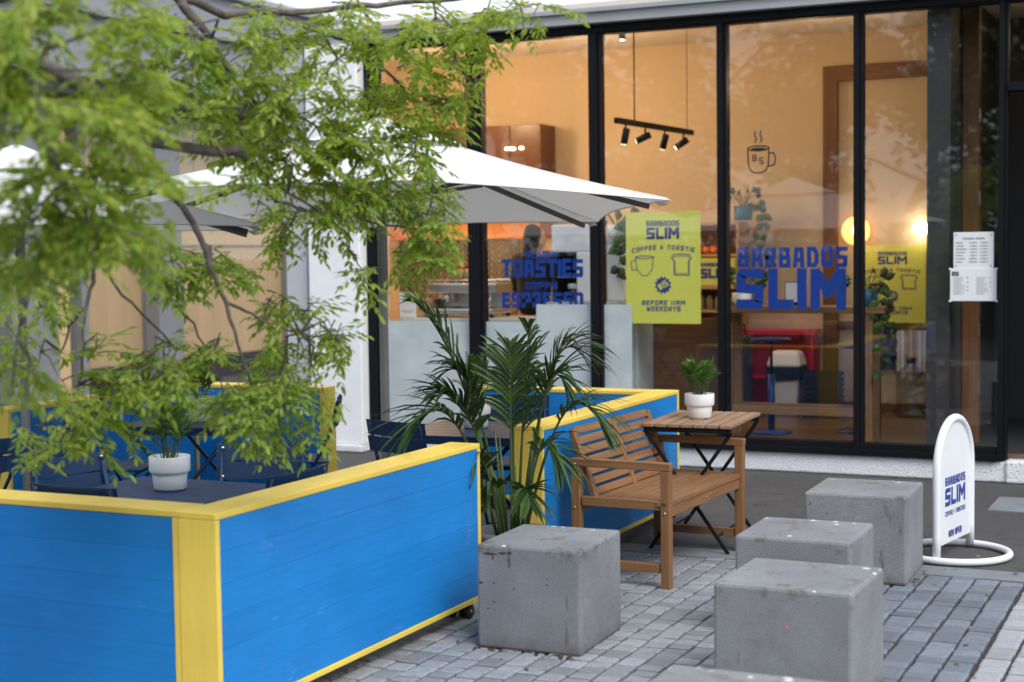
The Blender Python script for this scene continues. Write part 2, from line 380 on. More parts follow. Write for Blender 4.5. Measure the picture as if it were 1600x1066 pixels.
class Plane:
    """flat sheet for lettering: origin, right, up, outward normal"""
    def __init__(self, o, right, up=(0,0,1), out=None):
        self.o = V(o); self.r = V(right).normalized(); self.u = V(up).normalized()
        self.n = V(out).normalized() if out else self.r.cross(self.u)
    def p(self, x, y, k=0): return self.o + self.r*x + self.u*y + self.n*k
def stroke(mb, pl, pts, t, lay, closed=False, ext=True):
    k = len(pts); P = [Vector((a,b)) for a,b in pts]; L = []; Rr = []
    for i in range(k):
        a = P[i-1] if (i > 0 or closed) else None
        b = P[(i+1) % k] if (i < k-1 or closed) else None
        c = P[i].copy()
        d1 = (c-a).normalized() if a is not None and (c-a).length > 1e-9 else None
        d2 = (b-c).normalized() if b is not None and (b-c).length > 1e-9 else None
        if d1 is None: d1 = d2
        if d2 is None: d2 = d1
        if d1 is None: return
        if ext and not closed and i == 0: c = c - d2*(t/2)
        if ext and not closed and i == k-1: c = c + d1*(t/2)
        n1 = Vector((-d1.y,d1.x)); n2 = Vector((-d2.y,d2.x)); m = n1+n2
        if m.length < .2: m = n1.copy()
        m.normalize(); s = t/2/max(.5, m.dot(n1))
        L.append(pl.p(*(c+m*s), lay)); Rr.append(pl.p(*(c-m*s), lay))
    fs = []
    for i in range(k if closed else k-1):
        j = (i+1) % k; fs.append((k+i, k+j, j, i))
    mb.add(L+Rr, fs)
def write(mb, pl, text, x0, x1, y0, y1, t, gap=None, wide=.72, slant=0, lay=0.0005, centre=False, size=None, wob=0, arc=0):
    """fits the text into the box x0..x1, y0..y1 of a plane; t = stroke width"""
    h = y1-y0; gap = t*.45 if gap is None else gap
    W = [G[c][0]*h*wide + (t if c != ' ' else 0) for c in text]
    W = [max(w, t) for w in W]
    tot = sum(W) + gap*(len(text)-1)
    sc = (x1-x0)/tot if size is None else size
    if size is not None and centre: x0 = (x0+x1)/2 - tot*sc/2
    x = x0; rnd = random.Random(len(text)*13+ord(text[0])); n = 0
    for c, w in zip(text, W):
        ww = w*sc; tt = min(t, ww)
        ys = y0 + (rnd.random()-.5)*wob*h; sk = (rnd.random()-.5)*wob*.6
        xm = (x + ww/2 - (x0+x1)/2)/((x1-x0)/2 or 1)
        ys += arc*(1-xm*xm)
        for q in G[c][1]:
            pts = [(x + tt/2 + a*(ww-tt) + (slant+sk)*(b*h), ys + t/2 + b*(h-t)) for a, b in q]
            cl = q[0] == q[-1]
            stroke(mb, pl, pts[:-1] if cl else pts, t, lay + .00012*(n % 9), cl); n += 1
        x += ww + gap*sc
def disc(mb, pl, cx, cy, r, lay, n=20, r2=None, pts=0):
    vs = [pl.p(cx,cy,lay)]; k = n
    for i in range(k):
        a = 2*math.pi*i/k; rr = r if (r2 is None or i % 2 == 0) else r2
        vs.append(pl.p(cx+rr*math.cos(a), cy+rr*math.sin(a), lay))
    mb.add(vs, [(0, 1+i, 1+(i+1) % k) for i in range(k)])
def rect(mb, pl, x0, x1, y0, y1, lay):
    mb.add([pl.p(x0,y0,lay), pl.p(x1,y0,lay), pl.p(x1,y1,lay), pl.p(x0,y1,lay)], [(0,1,2,3)])

# ------------------------------------------------------------------ setting: ground, setts, strips
YF = 10.93                       # face of the shop front
g = MB(); g.add([(-300,-300,-.02),(300,-300,-.02),(300,400,-.02),(-300,400,-.02)], [(0,1,2,3)])
struct(g.build('ground', M['asphalt']))
g = MB(); g.add([(-14,7.945,-.004),(6,7.945,-.004),(6,30,-.004),(-14,30,-.004)], [(0,1,2,3)])
struct(g.build('forecourt', M['asphalt']))
g = MB(); g.add([(-9,-4,-.014),(5,-4,-.014),(5,7.74,-.014),(-9,7.74,-.014)], [(0,1,2,3)])
struct(g.build('pavement_bed', M['joint']))
def sett(mb, x0, x1, y0, y1, z):
    b = .009; j = [random.uniform(-.0035,.0035) for _ in range(8)]; zt = z+random.uniform(-.002,.0025)
    tl = [random.uniform(-.0015,.0015) for _ in range(4)]
    o = [(x0+j[0],y0+j[1]),(x1+j[2],y0+j[3]),(x1+j[4],y1+j[5]),(x0+j[6],y1+j[7])]
    i = [(o[0][0]+b,o[0][1]+b),(o[1][0]-b,o[1][1]+b),(o[2][0]-b,o[2][1]-b),(o[3][0]+b,o[3][1]-b)]
    vs = [(x,y,-.0145) for x,y in o]+[(x,y,zt-.005) for x,y in o]+[(x,y,zt+t) for (x,y),t in zip(i,tl)]
    fs = [(8,9,10,11)]
    for a in range(4):
        c = (a+1) % 4; fs += [(a,c,4+c,4+a),(4+a,4+c,8+c,8+a)]
    mb.add(vs, fs)
def setts(x0, x1, cw, ys, y1, lo, hi, name, mat, ztop=.001, gap=.011):
    mb = MB(); x = x0; k = 0
    while x < x1-.02:
        w = cw*random.uniform(.97,1.03); y = ys + random.uniform(0,.08)
        while y < y1-.03:
            ln = random.choice((lo,lo,lo,hi,(lo+hi)/2))*random.uniform(.93,1.07)
            ye = min(y+ln, y1)
            sett(mb, x+gap/2, x+w-gap/2, y+gap/2, ye-gap/2, ztop); y = ye
        x += w; k += 1
    return struct(mb.build(name, mat))
setts(-5.2,-1.62,.103,-.5,7.72,.080,.112,'pavement', M['sett_light'])
setts(-1.60,-.905,.116,-.5,7.72,.085,.165,'pavement', M['sett_dark'])
setts(-.885,.9,.118,-.5,7.72,.085,.12,'pavement', M['sett_pale'], gap=.013)
g = MB(); g.box(-14,5,7.74,7.945,-.05,.0); struct(g.build('edge_strip', M['strip'], bevel=.004))
g = MB()
for i in range(9):
    g.box(-1.36+i*.302,-1.36+i*.302+.296,9.76,10.05,-.05,.004); g.box(-1.36+i*.302,-1.36+i*.302+.296,10.055,10.30,-.05,.004)
struct(g.build('paving_slab', M['strip'], bevel=.003))

# ------------------------------------------------------------------ the cafe building
cafe = thing('cafe_building', 'single storey cafe with black framed shopfront, white pillar and warm lit interior', 'building', (-4,YF,0))
def cp(mb, name, mat, parent=None, bevel=0, label=None):
    """a part given in world coordinates, parented to the cafe"""
    base = cafe.location
    mb.v = [(x-base.x, y-base.y, z-base.z) for x,y,z in mb.v]
    o = mb.build(name, mat, parent or cafe, bevel)
    if label: o['label'] = label
    return o
ZS, ZG, ZH, ZT, ZB = .145, .238, 3.315, 3.376, 3.49     # plinth top, glass foot, header foot/top, beam top
m = MB(); m.box(-7.3,-6.5,YF-.16,YF+.5,0,.06); m.box(-6.5,-1.40,YF,YF+.4,0,ZS); m.box(-1.40,1.6,YF-.02,YF+.5,0,.155)
cp(m, 'plinth', M['stipple'], bevel=.012)
m = MB(); m.box(-7.0,-6.5,YF-.13,YF+.3,.06,3.37); cp(m, 'pillar', M['white_wall'], bevel=.01)
m = MB(); m.box(-7.27,-7.06,YF-.06,YF+.3,.06,3.37); cp(m, 'side_pier', M['shaded_wall'], bevel=.01)  # white render toned greyer for the shade this pier stands in
m = MB(); m.box(-7.06,-7.0,YF+.05,YF+.3,.06,3.37); cp(m, 'shadow_gap', M['frame'])
m = MB(); m.box(-7.3,2.5,YF-.10,YF+.3,ZT,ZB-.035); m.box(-7.32,2.5,YF-.13,YF+.32,ZB-.035,ZB); cp(m, 'beam', M['beam'], bevel=.004)
m = MB(); m.box(-6.5,2.5,YF-.02,YF+.10,ZH,ZT); m.box(-6.5,2.5,YF-.005,YF+.09,ZH-.012,ZH); cp(m, 'window_head', M['frame'], bevel=.003)
m = MB(); m.box(-6.5,-1.458,YF-.03,YF+.10,ZS,ZS+.05); m.box(-6.5,-1.458,YF-.008,YF+.09,ZS+.05,ZG); cp(m, 'window_sill', M['frame'], bevel=.003)
for a, b in ((-6.5,-6.39),(-5.555,-5.43),(-4.497,-4.405),(-3.47,-3.40),(-2.456,-2.393),(-1.458,-1.40)):
    m = MB(); m.box(a,b-.022,YF-.02,YF+.10,ZS+.05 if b < -1.41 else 0.155,ZH+.0); m.box(b-.022,b,YF+.0,YF+.095,ZS+.05 if b < -1.41 else .155,ZH)
    cp(m, 'mullion', M['frame'], bevel=.003)
for a, b in ((-6.39,-5.555),(-5.43,-4.497),(-4.405,-3.47),(-3.40,-2.456),(-2.393,-1.458)):
    m = MB(); m.box(a-.01,b+.01,YF+.03,YF+.038,ZG-.01,ZH+.01); cp(m, 'window_pane', M['glass'])
m = MB(); m.box(-1.40,.1,YF-.02,YF+.10,2.70,2.76); cp(m, 'transom', M['frame'], bevel=.003)
m = MB(); m.box(-1.41,.11,YF+.03,YF+.038,2.75,ZH+.01); cp(m, 'window_pane', M['glass'])
m = MB(); m.box(.1,.2,YF-.02,YF+.10,.155,ZH); cp(m, 'mullion', M['frame'], bevel=.003)
m = MB(); m.box(.2,2.5,YF-.01,YF+.2,.155,ZH); cp(m, 'outer_wall', M['white_wall'])
# shell
m = MB(); m.prism([(-7.22,YF+.56,3.566),(2.5,YF+.56,3.566),(2.5,16.5,3.566),(-8.37,16.5,3.566),(-8.37,13.6,3.566)], (0,0,.03)); cp(m, 'roof', M['beam'])
m = MB(); m.box(-7.3,2.5,YF+.301,YF+.56,3.5665,3.575); m.box(-7.3,2.5,YF+.301,YF+.36,3.3765,3.566); cp(m, 'parapet', M['beam'])
m = MB(); m.prism([(-7.05,YF+.301,.06),(-8.25,13.6,.06),(-8.37,13.6,.06),(-7.17,YF+.301,.06)], (0,0,3.505)); cp(m, 'side_wall', M['white_wall'])
m = MB(); m.box(-8.3,2.5,13.42,13.6,.19,3.565); cp(m, 'back_wall', M['warm_wall'])
m = MB(); m.box(-7.1,2.4,YF+.11,13.42,.10,.19); m.box(-8.1,-7.1,12.2,13.42,.10,.1895); cp(m, 'floor', M['floor'])
m = MB(); m.box(-7.1,2.4,YF+.101,13.42,3.53,3.5655); m.box(-8.1,-7.1,12.2,13.42,3.53,3.5655); cp(m, 'ceiling', M['ceil'])
m = MB(); m.box(-7.10,-6.52,YF+.33,YF+.40,.19,3.52); cp(m, 'inner_wall', M['warm_wall'])
# partition at the entrance, with its timber door post
m = MB(); m.box(-1.965,-1.805,YF+.12,13.41,.19,3.555); cp(m, 'partition', M['dark_wall'])
m = MB(); m.box(-1.80,-1.685,11.56,11.69,.19,3.55); m.box(-1.80,-1.725,11.70,11.80,.19,3.55); cp(m, 'door_post', M['timber'], bevel=.004)
for z in (2.55,1.95,.98,.55):
    m = MB(); m.box(-1.683,-1.675,11.575,11.60,z,z+.095); cp(m, 'hinge', M['steel'])
m = MB(); m.box(-1.803,2.2,YF+.13,13.29,.1905,.194); cp(m, 'entrance_floor', M['dark_wall'])  # dark sheet added over the brown boards so the entrance reads dark
m = MB(); m.box(-1.805,2.3,13.30,13.40,.19,3.555); m.box(.4,.5,YF+.21,13.29,.19,3.555); cp(m, 'entrance_wall', M['dark_wall'])
# timber opening on the back wall, skirting, coat rail
m = MB(); m.box(-3.277,-3.147,13.36,13.415,.19,3.235); cp(m, 'portal_post', M['timber'], bevel=.004)
m = MB(); m.box(-3.147,-1.97,13.355,13.415,3.10,3.235); cp(m, 'portal_head', M['timber_x'], bevel=.004)
m = MB(); m.box(-3.146,-1.97,13.385,13.415,.19,.28); cp(m, 'skirting', M['timber_x'], bevel=.003)
m = MB(); m.box(-3.146,-1.97,13.385,13.415,.93,1.0); cp(m, 'wall_rail', M['timber_x'], bevel=.003)
# herringbone tiles behind the counter, timber band and cupboard
m = MB(); m.box(-7.60,-6.235,13.40,13.418,.96,1.765); cp(m, 'tile_backing', M['grout'])
m = MB(); cw = .08; th = .060; sl = .10; k = 0; x = -7.60
while x < -6.24:
    x1 = min(x+cw, -6.236); s = sl if k % 2 == 0 else -sl
    z = .84
    while z < 1.86:
        zz = [z, z+s, z+s+th-.014, z+th-.014]
        if k % 2: zz = [z+sl, z+sl+s, z+sl+s+th-.014, z+sl+th-.014]
        if min(zz) > .83 and max(zz) < 1.90:
            xa, xb = x+.004, x1-.004
            m.prism([(xa,13.400,zz[0]),(xb,13.400,zz[1]),(xb,13.400,zz[2]),(xa,13.400,zz[3])], (0,-.006,0))
        z += th
    x = x1; k += 1
cp(m, 'herringbone_tiles', M['tile'])
m = MB(); m.box(-8.1,-5.9,13.10,13.41,1.77,1.94); cp(m, 'timber_band', M['amber'], bevel=.003)
for a, b in ((-7.42,-6.95),(-6.945,-6.52),(-6.515,-6.19),(-6.185,-5.87)):
    m = MB(); m.box(a,b,13.06,13.41,1.945,2.84); cp(m, 'cupboard', M['cupboard'], bevel=.004)
for a, b, c in ((-6.388,-5.557,1.088),(-5.428,-4.984,1.088),(-4.9835,-4.499,1.228),(-4.403,-4.175,1.228)):
    m = MB(); m.box(a,b,YF+.0395,YF+.0410,ZG,c); cp(m, 'frosted_film', M['film'])
m = MB(); m.box(-6.32,-4.985,11.16,11.75,.19,1.075); cp(m, 'counter', M['counter'], bevel=.006)
m = MB(); m.box(-6.34,-4.987,11.14,11.78,1.076,1.10); cp(m, 'counter_top', M['counter_top'], bevel=.004)
m = MB(); m.box(-4.98,-4.20,11.16,11.75,.19,1.215); cp(m, 'counter', M['counter'], bevel=.006)
m = MB(); m.box(-4.98,-4.18,11.14,11.78,1.216,1.238); cp(m, 'counter_top', M['counter_top'], bevel=.004)
m = MB(); m.box(-4.19,-3.62,11.5,11.56,.19,1.10); cp(m, 'counter_side', M['timber_x'])
m = MB(); m.box(-7.9,-6.0,12.86,13.40,.19,.955); cp(m, 'back_counter', M['amber'], bevel=.004)

# ------------------------------------------------------------------ the office wing at the end of the court
off = thing('office_building', 'grey office wing with beige blinds behind tall windows and a deep grey overhang', 'building', (-12.5,15.5,0))
def op(mb, name, mat, bevel=0):
    b = off.location; mb.v = [(x-b.x,y-b.y,z-b.z) for x,y,z in mb.v]; return mb.build(name, mat, off, bevel)
for a, b, z0 in ((12.89,13.62,.0),(14.03,14.13,.0),(15.45,15.94,.0),(18.6,19.3,.0)):
    m = MB(); m.box(-12.75,-12.25,a,b,z0,3.7); op(m, 'column', M['office'], .01)
m = MB(); m.box(-12.6,-12.32,13.62,13.88,.0,3.7); op(m, 'timber_fin', M['beige_panel'])
for a, b in ((14.13,15.45),(15.94,18.6)):
    m = MB(); m.box(-12.6,-12.42,a,b,0,.29); op(m, 'low_wall', M['office_dark'])
    m = MB(); n = int((b-a)/.16)
    for i in range(n):
        w = (b-a)/n; m.box(-12.56,-12.53-.003*(i % 2),a+i*w+.001,a+(i+1)*w-.001,.29,1.78)
    m.box(-12.57,-12.50,a,b,1.785,1.95)
    for i in range(n):
        w = (b-a)/n; m.box(-12.56,-12.53-.012*(i % 2),a+i*w+.004,a+(i+1)*w-.004,1.955,3.68)
    op(m, 'window_blind', M['beige_panel'])
    m = MB(); m.box(-12.48,-12.472,a,b,.29,3.69); op(m, 'window_pane', M['glass'])
m = MB(); m.box(-13.2,-12.75,9,26,0,3.7); op(m, 'rear_wall', M['office_dark'])
m = MB(); m.box(-13.2,-11.9,9,26,3.70,4.42); m.box(-13.2,-11.8,9,26,4.42,4.47); m.box(-13.2,-11.95,9,26,4.47,5.0); op(m, 'spandrel', M['office_pale'], .01)
m = MB(); m.box(-13.3,-11.86,9,26,5.0,5.08); op(m, 'roof', M['beam'])
m = MB(); m.box(-12.4,-11.95,12.89,26,3.50,3.699); op(m, 'soffit', M['office_dark'])
m = MB(); m.box(-13.1,-12.9,8.0,12.8,0,3.6); op(m, 'gate_screen', M['office_dark'])
# ------------------------------------------------------------------ barriers
def barrier(label, x0, x1, y0, y1, axis, castors=True):
    """boxed timber barrier on castors; axis 0 runs along X, 1 along Y (world coordinates, thing at its base)"""
    cx, cy = (x0+x1)/2, (y0+y1)/2
    t = thing('barrier', label, 'barrier', (cx,cy,0), 0, 'blue and yellow barriers on castors around the seating')
    hx, hy = (x1-x0)/2, (y1-y0)/2; zb, zt, e = .068, .785, .024
    ya, yo = ('yel_x','yel_y') if axis == 0 else ('yel_y','yel_x')
    m = MB(); m.box(-hx,hx,-hy,hy,zt-e,zt); m.build('top_board', M[ya], t, .004)
    m = MB(); m.box(-hx,hx,-hy,hy,zb,zb+e); m.build('bottom_board', M[ya], t, .003)
    for s in (-1,1):
        m = MB()
        if axis == 0: m.box(*sorted((s*hx, s*(hx-e))), -hy, hy, zb+e+.0005, zt-e-.0005)
        else: m.box(-hx, hx, *sorted((s*hy, s*(hy-e))), zb+e+.0005, zt-e-.0005)
        m.build('end_board', M['yel_z'], t, .003)
    m = MB(); n = 6; z0 = zb+e+.001; hgt = (zt-e-.001-z0)/n
    for s in (-1,1):
        for i in range(n):
            d = .0028+random.uniform(0,.0007)
            if axis == 0: m.box(-hx+e+.0008,hx-e-.0008,*sorted((s*(hy-d),s*(hy-.02))),z0+i*hgt+.0003,z0+(i+1)*hgt-.0003)
            else: m.box(*sorted((s*(hx-d),s*(hx-.02))),-hy+e+.0008,hy-e-.0008,z0+i*hgt+.0003,z0+(i+1)*hgt-.0003)
    m.build('blue_panel', M['blue_x' if axis == 0 else 'blue_y'], t, .0009, 1)
    ends = ((-1,-.55),(-1,.55),(1,-.55),(1,.55))
    for s, q in ends:
        px, py = (s*(hx-.09), q*hy) if axis == 0 else (q*hx, s*(hy-.09))
        ax = V(0,1,0) if axis == 0 else V(1,0,0); sd = V(1,0,0) if axis == 0 else V(0,1,0); c = V(px,py,.033)
        h = MB(); h.box(px-.024,px+.024,py-.024,py+.024,.063,.0675)
        h.bar(c+V(0,0,0), c+V(0,0,.0305), .014, .008, sd); h.tube([c-ax*.027, c+ax*.027], .008, 10)
        b = h.build('castor', M['steel'], t)
        for k in (-1,1):
            w = MB(); w.tube([c+ax*(k*.0085), c+ax*(k*.0245)], .0325, 18); w.build('wheel', M['rubber'], b, .003)
    return t
barrier('nearest barrier panel beside the concrete cubes, its long blue face turned to the bench', -3.222,-3.066,4.13,6.115,1)
barrier('barrier panel along the front, showing wide blue face below the first dark table', -5.215,-3.226,4.134,4.29,0)
barrier('barrier panel directly behind the wooden bench', -3.222,-3.066,6.80,8.86,1)
barrier('barrier panel against the shop window, set behind the tall palm', -4.36,-3.226,8.70,8.856,0)
barrier('barrier panel at the back beside the white pillar, under the hanging tree leaves', -6.33,-5.31,8.33,8.486,0)
barrier('barrier panel on the office side of the seating, behind the folding tables', -6.49,-6.334,6.60,8.40,1)

# ------------------------------------------------------------------ concrete cubes
def cube(label, x0, x1, y0, y1, rz=0):
    m = MB(); hx, hy = (x1-x0)/2, (y1-y0)/2; m.box(-hx,hx,-hy,hy,0,.437)
    o = m.build('concrete_cube', M['concrete'], None, .013, 2, ((x0+x1)/2,(y0+y1)/2,.0), rz)
    o.location.z = 0
    return tag(o, label, 'cube seat', 'concrete cube seats on the paving')
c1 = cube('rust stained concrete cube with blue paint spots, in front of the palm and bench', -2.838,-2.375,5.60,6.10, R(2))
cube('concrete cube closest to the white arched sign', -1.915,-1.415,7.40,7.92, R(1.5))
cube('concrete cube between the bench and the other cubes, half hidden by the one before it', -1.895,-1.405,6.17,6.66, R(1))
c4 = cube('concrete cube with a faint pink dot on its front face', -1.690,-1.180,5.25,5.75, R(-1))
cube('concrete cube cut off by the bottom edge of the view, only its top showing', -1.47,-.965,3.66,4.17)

def blot(parent, pl, x, y, rx, ry, mat, name, seed):
    rb = random.Random(seed); n = 14; m = MB()
    m.add([pl.p(x+rx*math.cos(6.2832*i/n)*rb.uniform(.55,1.1), y+ry*math.sin(6.2832*i/n)*rb.uniform(.55,1.1), .0009) for i in range(n)], [tuple(range(n))]); m.build(name, M[mat], parent)
fr = Plane((0,-.25,0), (1,0,0), (0,0,1), (0,-1,0)); tp = Plane((0,0,.437), (1,0,0), (0,1,0), (0,0,1))
for k, (x, y, rx, ry, mt) in enumerate(((-.165,.400,.035,.005,'dark_stain'),(-.11,.405,.022,.006,'dark_stain'),(-.155,.385,.005,.016,'rust'),(-.082,.372,.007,.036,'rust'),(-.08,.408,.014,.008,'dark_stain'),(-.212,.275,.012,.006,'dark_stain'))): blot(c1, fr, x, y, rx, ry, mt, 'stain', k)
for k, (x, y, r_) in enumerate(((.13,-.06,.017),(.07,.06,.010),(.03,.09,.006),(.10,.10,.005),(-.03,.20,.009))): blot(c1, tp, x, y, r_, r_*.7, 'spot_blue', 'paint_spot', 20+k)
blot(c4, fr, .02, .30, .007, .009, 'pink', 'paint_spot', 40)

# ------------------------------------------------------------------ wooden bench (front faces +X, length along Y)
t = thing('bench', 'slatted teak two seat bench with open arms in front of the blue barrier', 'bench', (-2.685,7.465,0), R(-2.8))
W2, LW = .548, .046                                # half length, leg width
for s in (-1,1):
    y = s*(W2-LW/2)
    for x, nm in ((.245,'front'),(-.235,'back')):
        m = MB(); m.box(x-.0235,x+.0235,y-.023,y+.023,0,.576); m.build('leg', M['teak_z'], t, .003)
    m = MB(); m.box(-.265,.272,y-.024,y+.024,.577,.616); m.build('armrest', M['teak_x'], t, .004)
    m = MB(); m.box(-.204,.214,y-.018,y+.018,.075,.118); m.build('foot_rail', M['teak_x'], t, .003)
    m = MB(); m.box(-.204,.214,y-.015,y+.015,.382,.4265); m.build('side_rail', M['teak_x'], t, .003)
    for bx, bz in ((.246,.372),(-.236,.372),(-.236,.59)):
        b = MB(); b.tube([(bx,y+(-.0275 if s < 0 else .0275),bz),(bx,y+(-.0295 if s < 0 else .0295),bz)], .006, 10); b.build('bolt', M['bolt'], t)
m = MB(); m.box(.222,.252,-W2+LW+.001,W2-LW-.001,.345,.399); m.build('front_rail', M['teak_y'], t, .003)
m = MB(); m.box(-.25,-.222,-W2+LW+.001,W2-LW-.001,.345,.399); m.build('rear_rail', M['teak_y'], t, .003)
m = MB(); m.tube([(.2525,0,.374),(.2545,0,.374)], .005, 10); m.build('bolt', M['bolt'], t)
for i in range(8):
    x = -.185 + i*.058; last = i == 7
    m = MB()
    if last: m.box(x-.024,x+.036,-W2+.0,W2-.0,.4005,.425)
    else: m.box(x-.025,x+.025,-W2+LW+.004,W2-LW-.004,.401,.423)
    m.build('seat_slat', M['teak_y'], t, .004)
bk0 = V(-.155,0,.412); bdir = V(-.155,0,.385).normalized() if False else V(-.36,0,.933).normalized(); bn = V(.933,0,.36)
for s in (-1,0,1):
    y = s*(W2-LW-.026)
    m = MB(); m.bar(bk0+V(0,y,0)-bdir*.015, bk0+V(0,y,0)+bdir*.365, .04 if s else .036, .028, bn); m.build('back_post', M['teak_z'], t, .003)
for i in range(7):
    d = .032+i*.0535
    for s in (-1,1):
        ya, yb = s*.0185, s*(W2-LW-.047)
        m = MB(); c = bk0+bdir*d+bn*.002
        m.bar(c+V(0,ya,0), c+V(0,yb,0), .039, .016, bn); m.build('back_slat', M['teak_y'], t, .002)

# ------------------------------------------------------------------ folding slat table beside the bench
t = thing('slat_table', 'folding side table with brown wooden slats and black crossed legs', 'table', (-2.68,8.15,0), R(3))
for i in range(7):
    x = -.252+.036+i*.072
    m = MB(); m.box(x-.0305,x+.0305,-.355,.355,.683,.702); m.build('top_slat', M['slat'], t, .003)
for y in (-.325,.325):
    m = MB(); m.box(-.245,.245,y-.012,y+.012,.655,.682); m.build('top_rail', M['black_metal'], t, .002)
for y, s in ((-.31,1),(.31,1)):
    for sx in (1,-1):
        m = MB(); m.bar((-.235*sx,y-.014*sx,.655),(.225*sx,y-.014*sx,.0),.020,.012,(0,1,0)); m.build('leg', M['black_metal'], t, .002)
m = MB(); m.tube([(.16,-.31,.09),(.16,.31,.09)], .007, 8); m.tube([(-.16,-.31,.09),(-.16,.31,.09)], .007, 8)
m.bar((0,-.335,.33),(0,.335,.33),.012,.012); m.build('cross_rod', M['black_metal'], t)

# ------------------------------------------------------------------ dark folding cafe tables and chairs
def cafe_table():
    t = thing('cafe_table', 'dark blue slatted cafe table nearest the camera with a small palm', 'table', (0,0,0), 0, 'dark blue folding tables inside the barriers')
    m = MB()
    for i in range(6):
        y = -.35+.0585+i*.1166; m.box(-.345,.345,y-.0572,y+.0572,.682,.70)
    m.build('table_top', M['navy'], t, .003)
    m = MB()
    for s in (-1,1): m.box(-.35,.35,*sorted((s*.352,s*.336)),.655,.6815)
    for s in (-1,1): m.box(*sorted((s*.352,s*.347)),-.335,.335,.655,.699)
    m.build('apron', M['navy'], t, .002)
    for y in (-.29,.29):
        for sx in (1,-1):
            m = MB(); m.tube([(-.30*sx,y-.012*sx,.66),(.28*sx,y-.012*sx,.012)], .012, 8); m.build('leg', M['navy'], t)
    m = MB(); m.tube([(.22,-.3,.15),(.22,.3,.15)], .009, 8); m.tube([(-.22,-.3,.15),(-.22,.3,.15)], .009, 8); m.build('cross_rod', M['navy'], t)
    return t
T1 = cafe_table(); T1.location = (-3.90,4.87,.0); T1.rotation_euler.z = R(0)
again(T1, (-5.36,7.12,.0), R(12), 'dark blue cafe table at the back, a potted plant on it among hanging leaves')
again(T1, (-3.66,7.27,.0), R(4), 'dark blue cafe table near the shop window, behind the tall palm')
def cafe_chair():
    """folding metal chair, sitter faces +X"""
    t = thing('cafe_chair', '', 'chair', (0,0,0), 0, 'dark blue folding chairs inside the barriers')
    m = MB()
    def curved(z0, z1):
        k = 8; a = []; b = []
        for i in range(k+1):
            y = -.205+.41*i/k; x = -.215-.012*(z0-.6)/.1 - .022*math.cos((y/.205)*math.pi/2)
            a.append(y); b.append(x)
        vs = []; 
        for d in (0,.004):
            for zz, sx in ((z0,0),(z1,-.03)):
                for y, x in zip(a,b): vs.append((x+d+sx*(z1-z0)/.08*.5, y*(1.0), zz))
        n = k+1; fs = []
        for i in range(k):
            fs += [(i,i+1,n+i+1,n+i),(2*n+i,3*n+i,3*n+i+1,2*n+i+1),(i,2*n+i,2*n+i+1,i+1),(n+i,n+i+1,3*n+i+1,3*n+i)]
        fs += [(0,n,3*n,2*n),(k,2*n+k,3*n+k,n+k)]
        m.add(vs, fs)
    curved(.645,.724); curved(.730,.808)
    m.build('backrest', M['navy'], t, .012, 3)
    b = MB()
    for y in (-.175,.175):
        for z in (.665,.705,.75,.79):
            if z in (.665,.79): b.tube([(-.222-.2*(z-.66),y,z),(-.200-.2*(z-.66),y,z)], .0075, 10)
    b.build('rivet', M['bolt'], t)
    m = MB()
    for i in range(5):
        x = -.15+i*.078; m.box(x-.037,x+.037,-.19,.19,.438,.452)
    m.build('seat', M['navy'], t, .004)
    for s in (-1,1):
        m = MB(); m.tube([(-.245,s*.18,.80),(-.19,s*.18,.60),(-.05,s*.18,.33),(.17,s*.18,.0)], .0095, 8); m.build('back_leg', M['navy'], t)
        m = MB(); m.tube([(.17,s*.160,.436),(0.02,s*.160,.26),(-.22,s*.160,.0)], .0095, 8); m.build('front_leg', M['navy'], t)
    m = MB(); m.tube([(.125,-.18,.066),(.125,.18,.066)], .007, 8); m.tube([(-.165,-.16,.06),(-.165,.16,.06)], .007, 8); m.tube([(.17,-.19,.43),(.17,.19,.43)], .007, 8); m.build('stretcher', M['navy'], t)
    return t
CH = cafe_chair(); CH.location = (-4.19,4.92,.0); CH.rotation_euler.z = R(-8)
CH['label'] = 'dark blue folding chair tucked under the near cafe table, backrest catching light'
for loc, rz, lab in (
    ((-3.86,4.58,.0), R(90), 'dark blue folding chair whose back rises just behind the front barrier panel'),
    ((-3.80,5.42,.0), R(-62), 'dark blue folding chair behind the near cafe table, facing the camera'),
    ((-3.53,4.98,.0), R(178), 'dark blue folding chair squeezed between the near table and the side barrier'),
    ((-3.72,6.83,.0), R(75), 'dark blue folding chair seen from behind next to the umbrella pole'),
    ((-3.72,7.80,.0), R(-72), 'dark blue folding chair in front of the barrier against the shop window'),
    ((-5.78,6.88,.0), R(20), 'dark blue folding chair by the office side barrier, at the back table'),
    ((-4.96,7.50,.0), R(-150), 'dark blue folding chair at the back table, on the side of the white pillar'),
    ((-5.36,5.62,.0), R(160), 'dark blue folding chair with a pale lit back at the edge of the view'),
    ((-5.42,5.28,.0), R(-165), 'dark blue folding chair with a shaded back at the edge of the view'),
): again(CH, loc, rz, lab)
for o in list(CH.children): pass

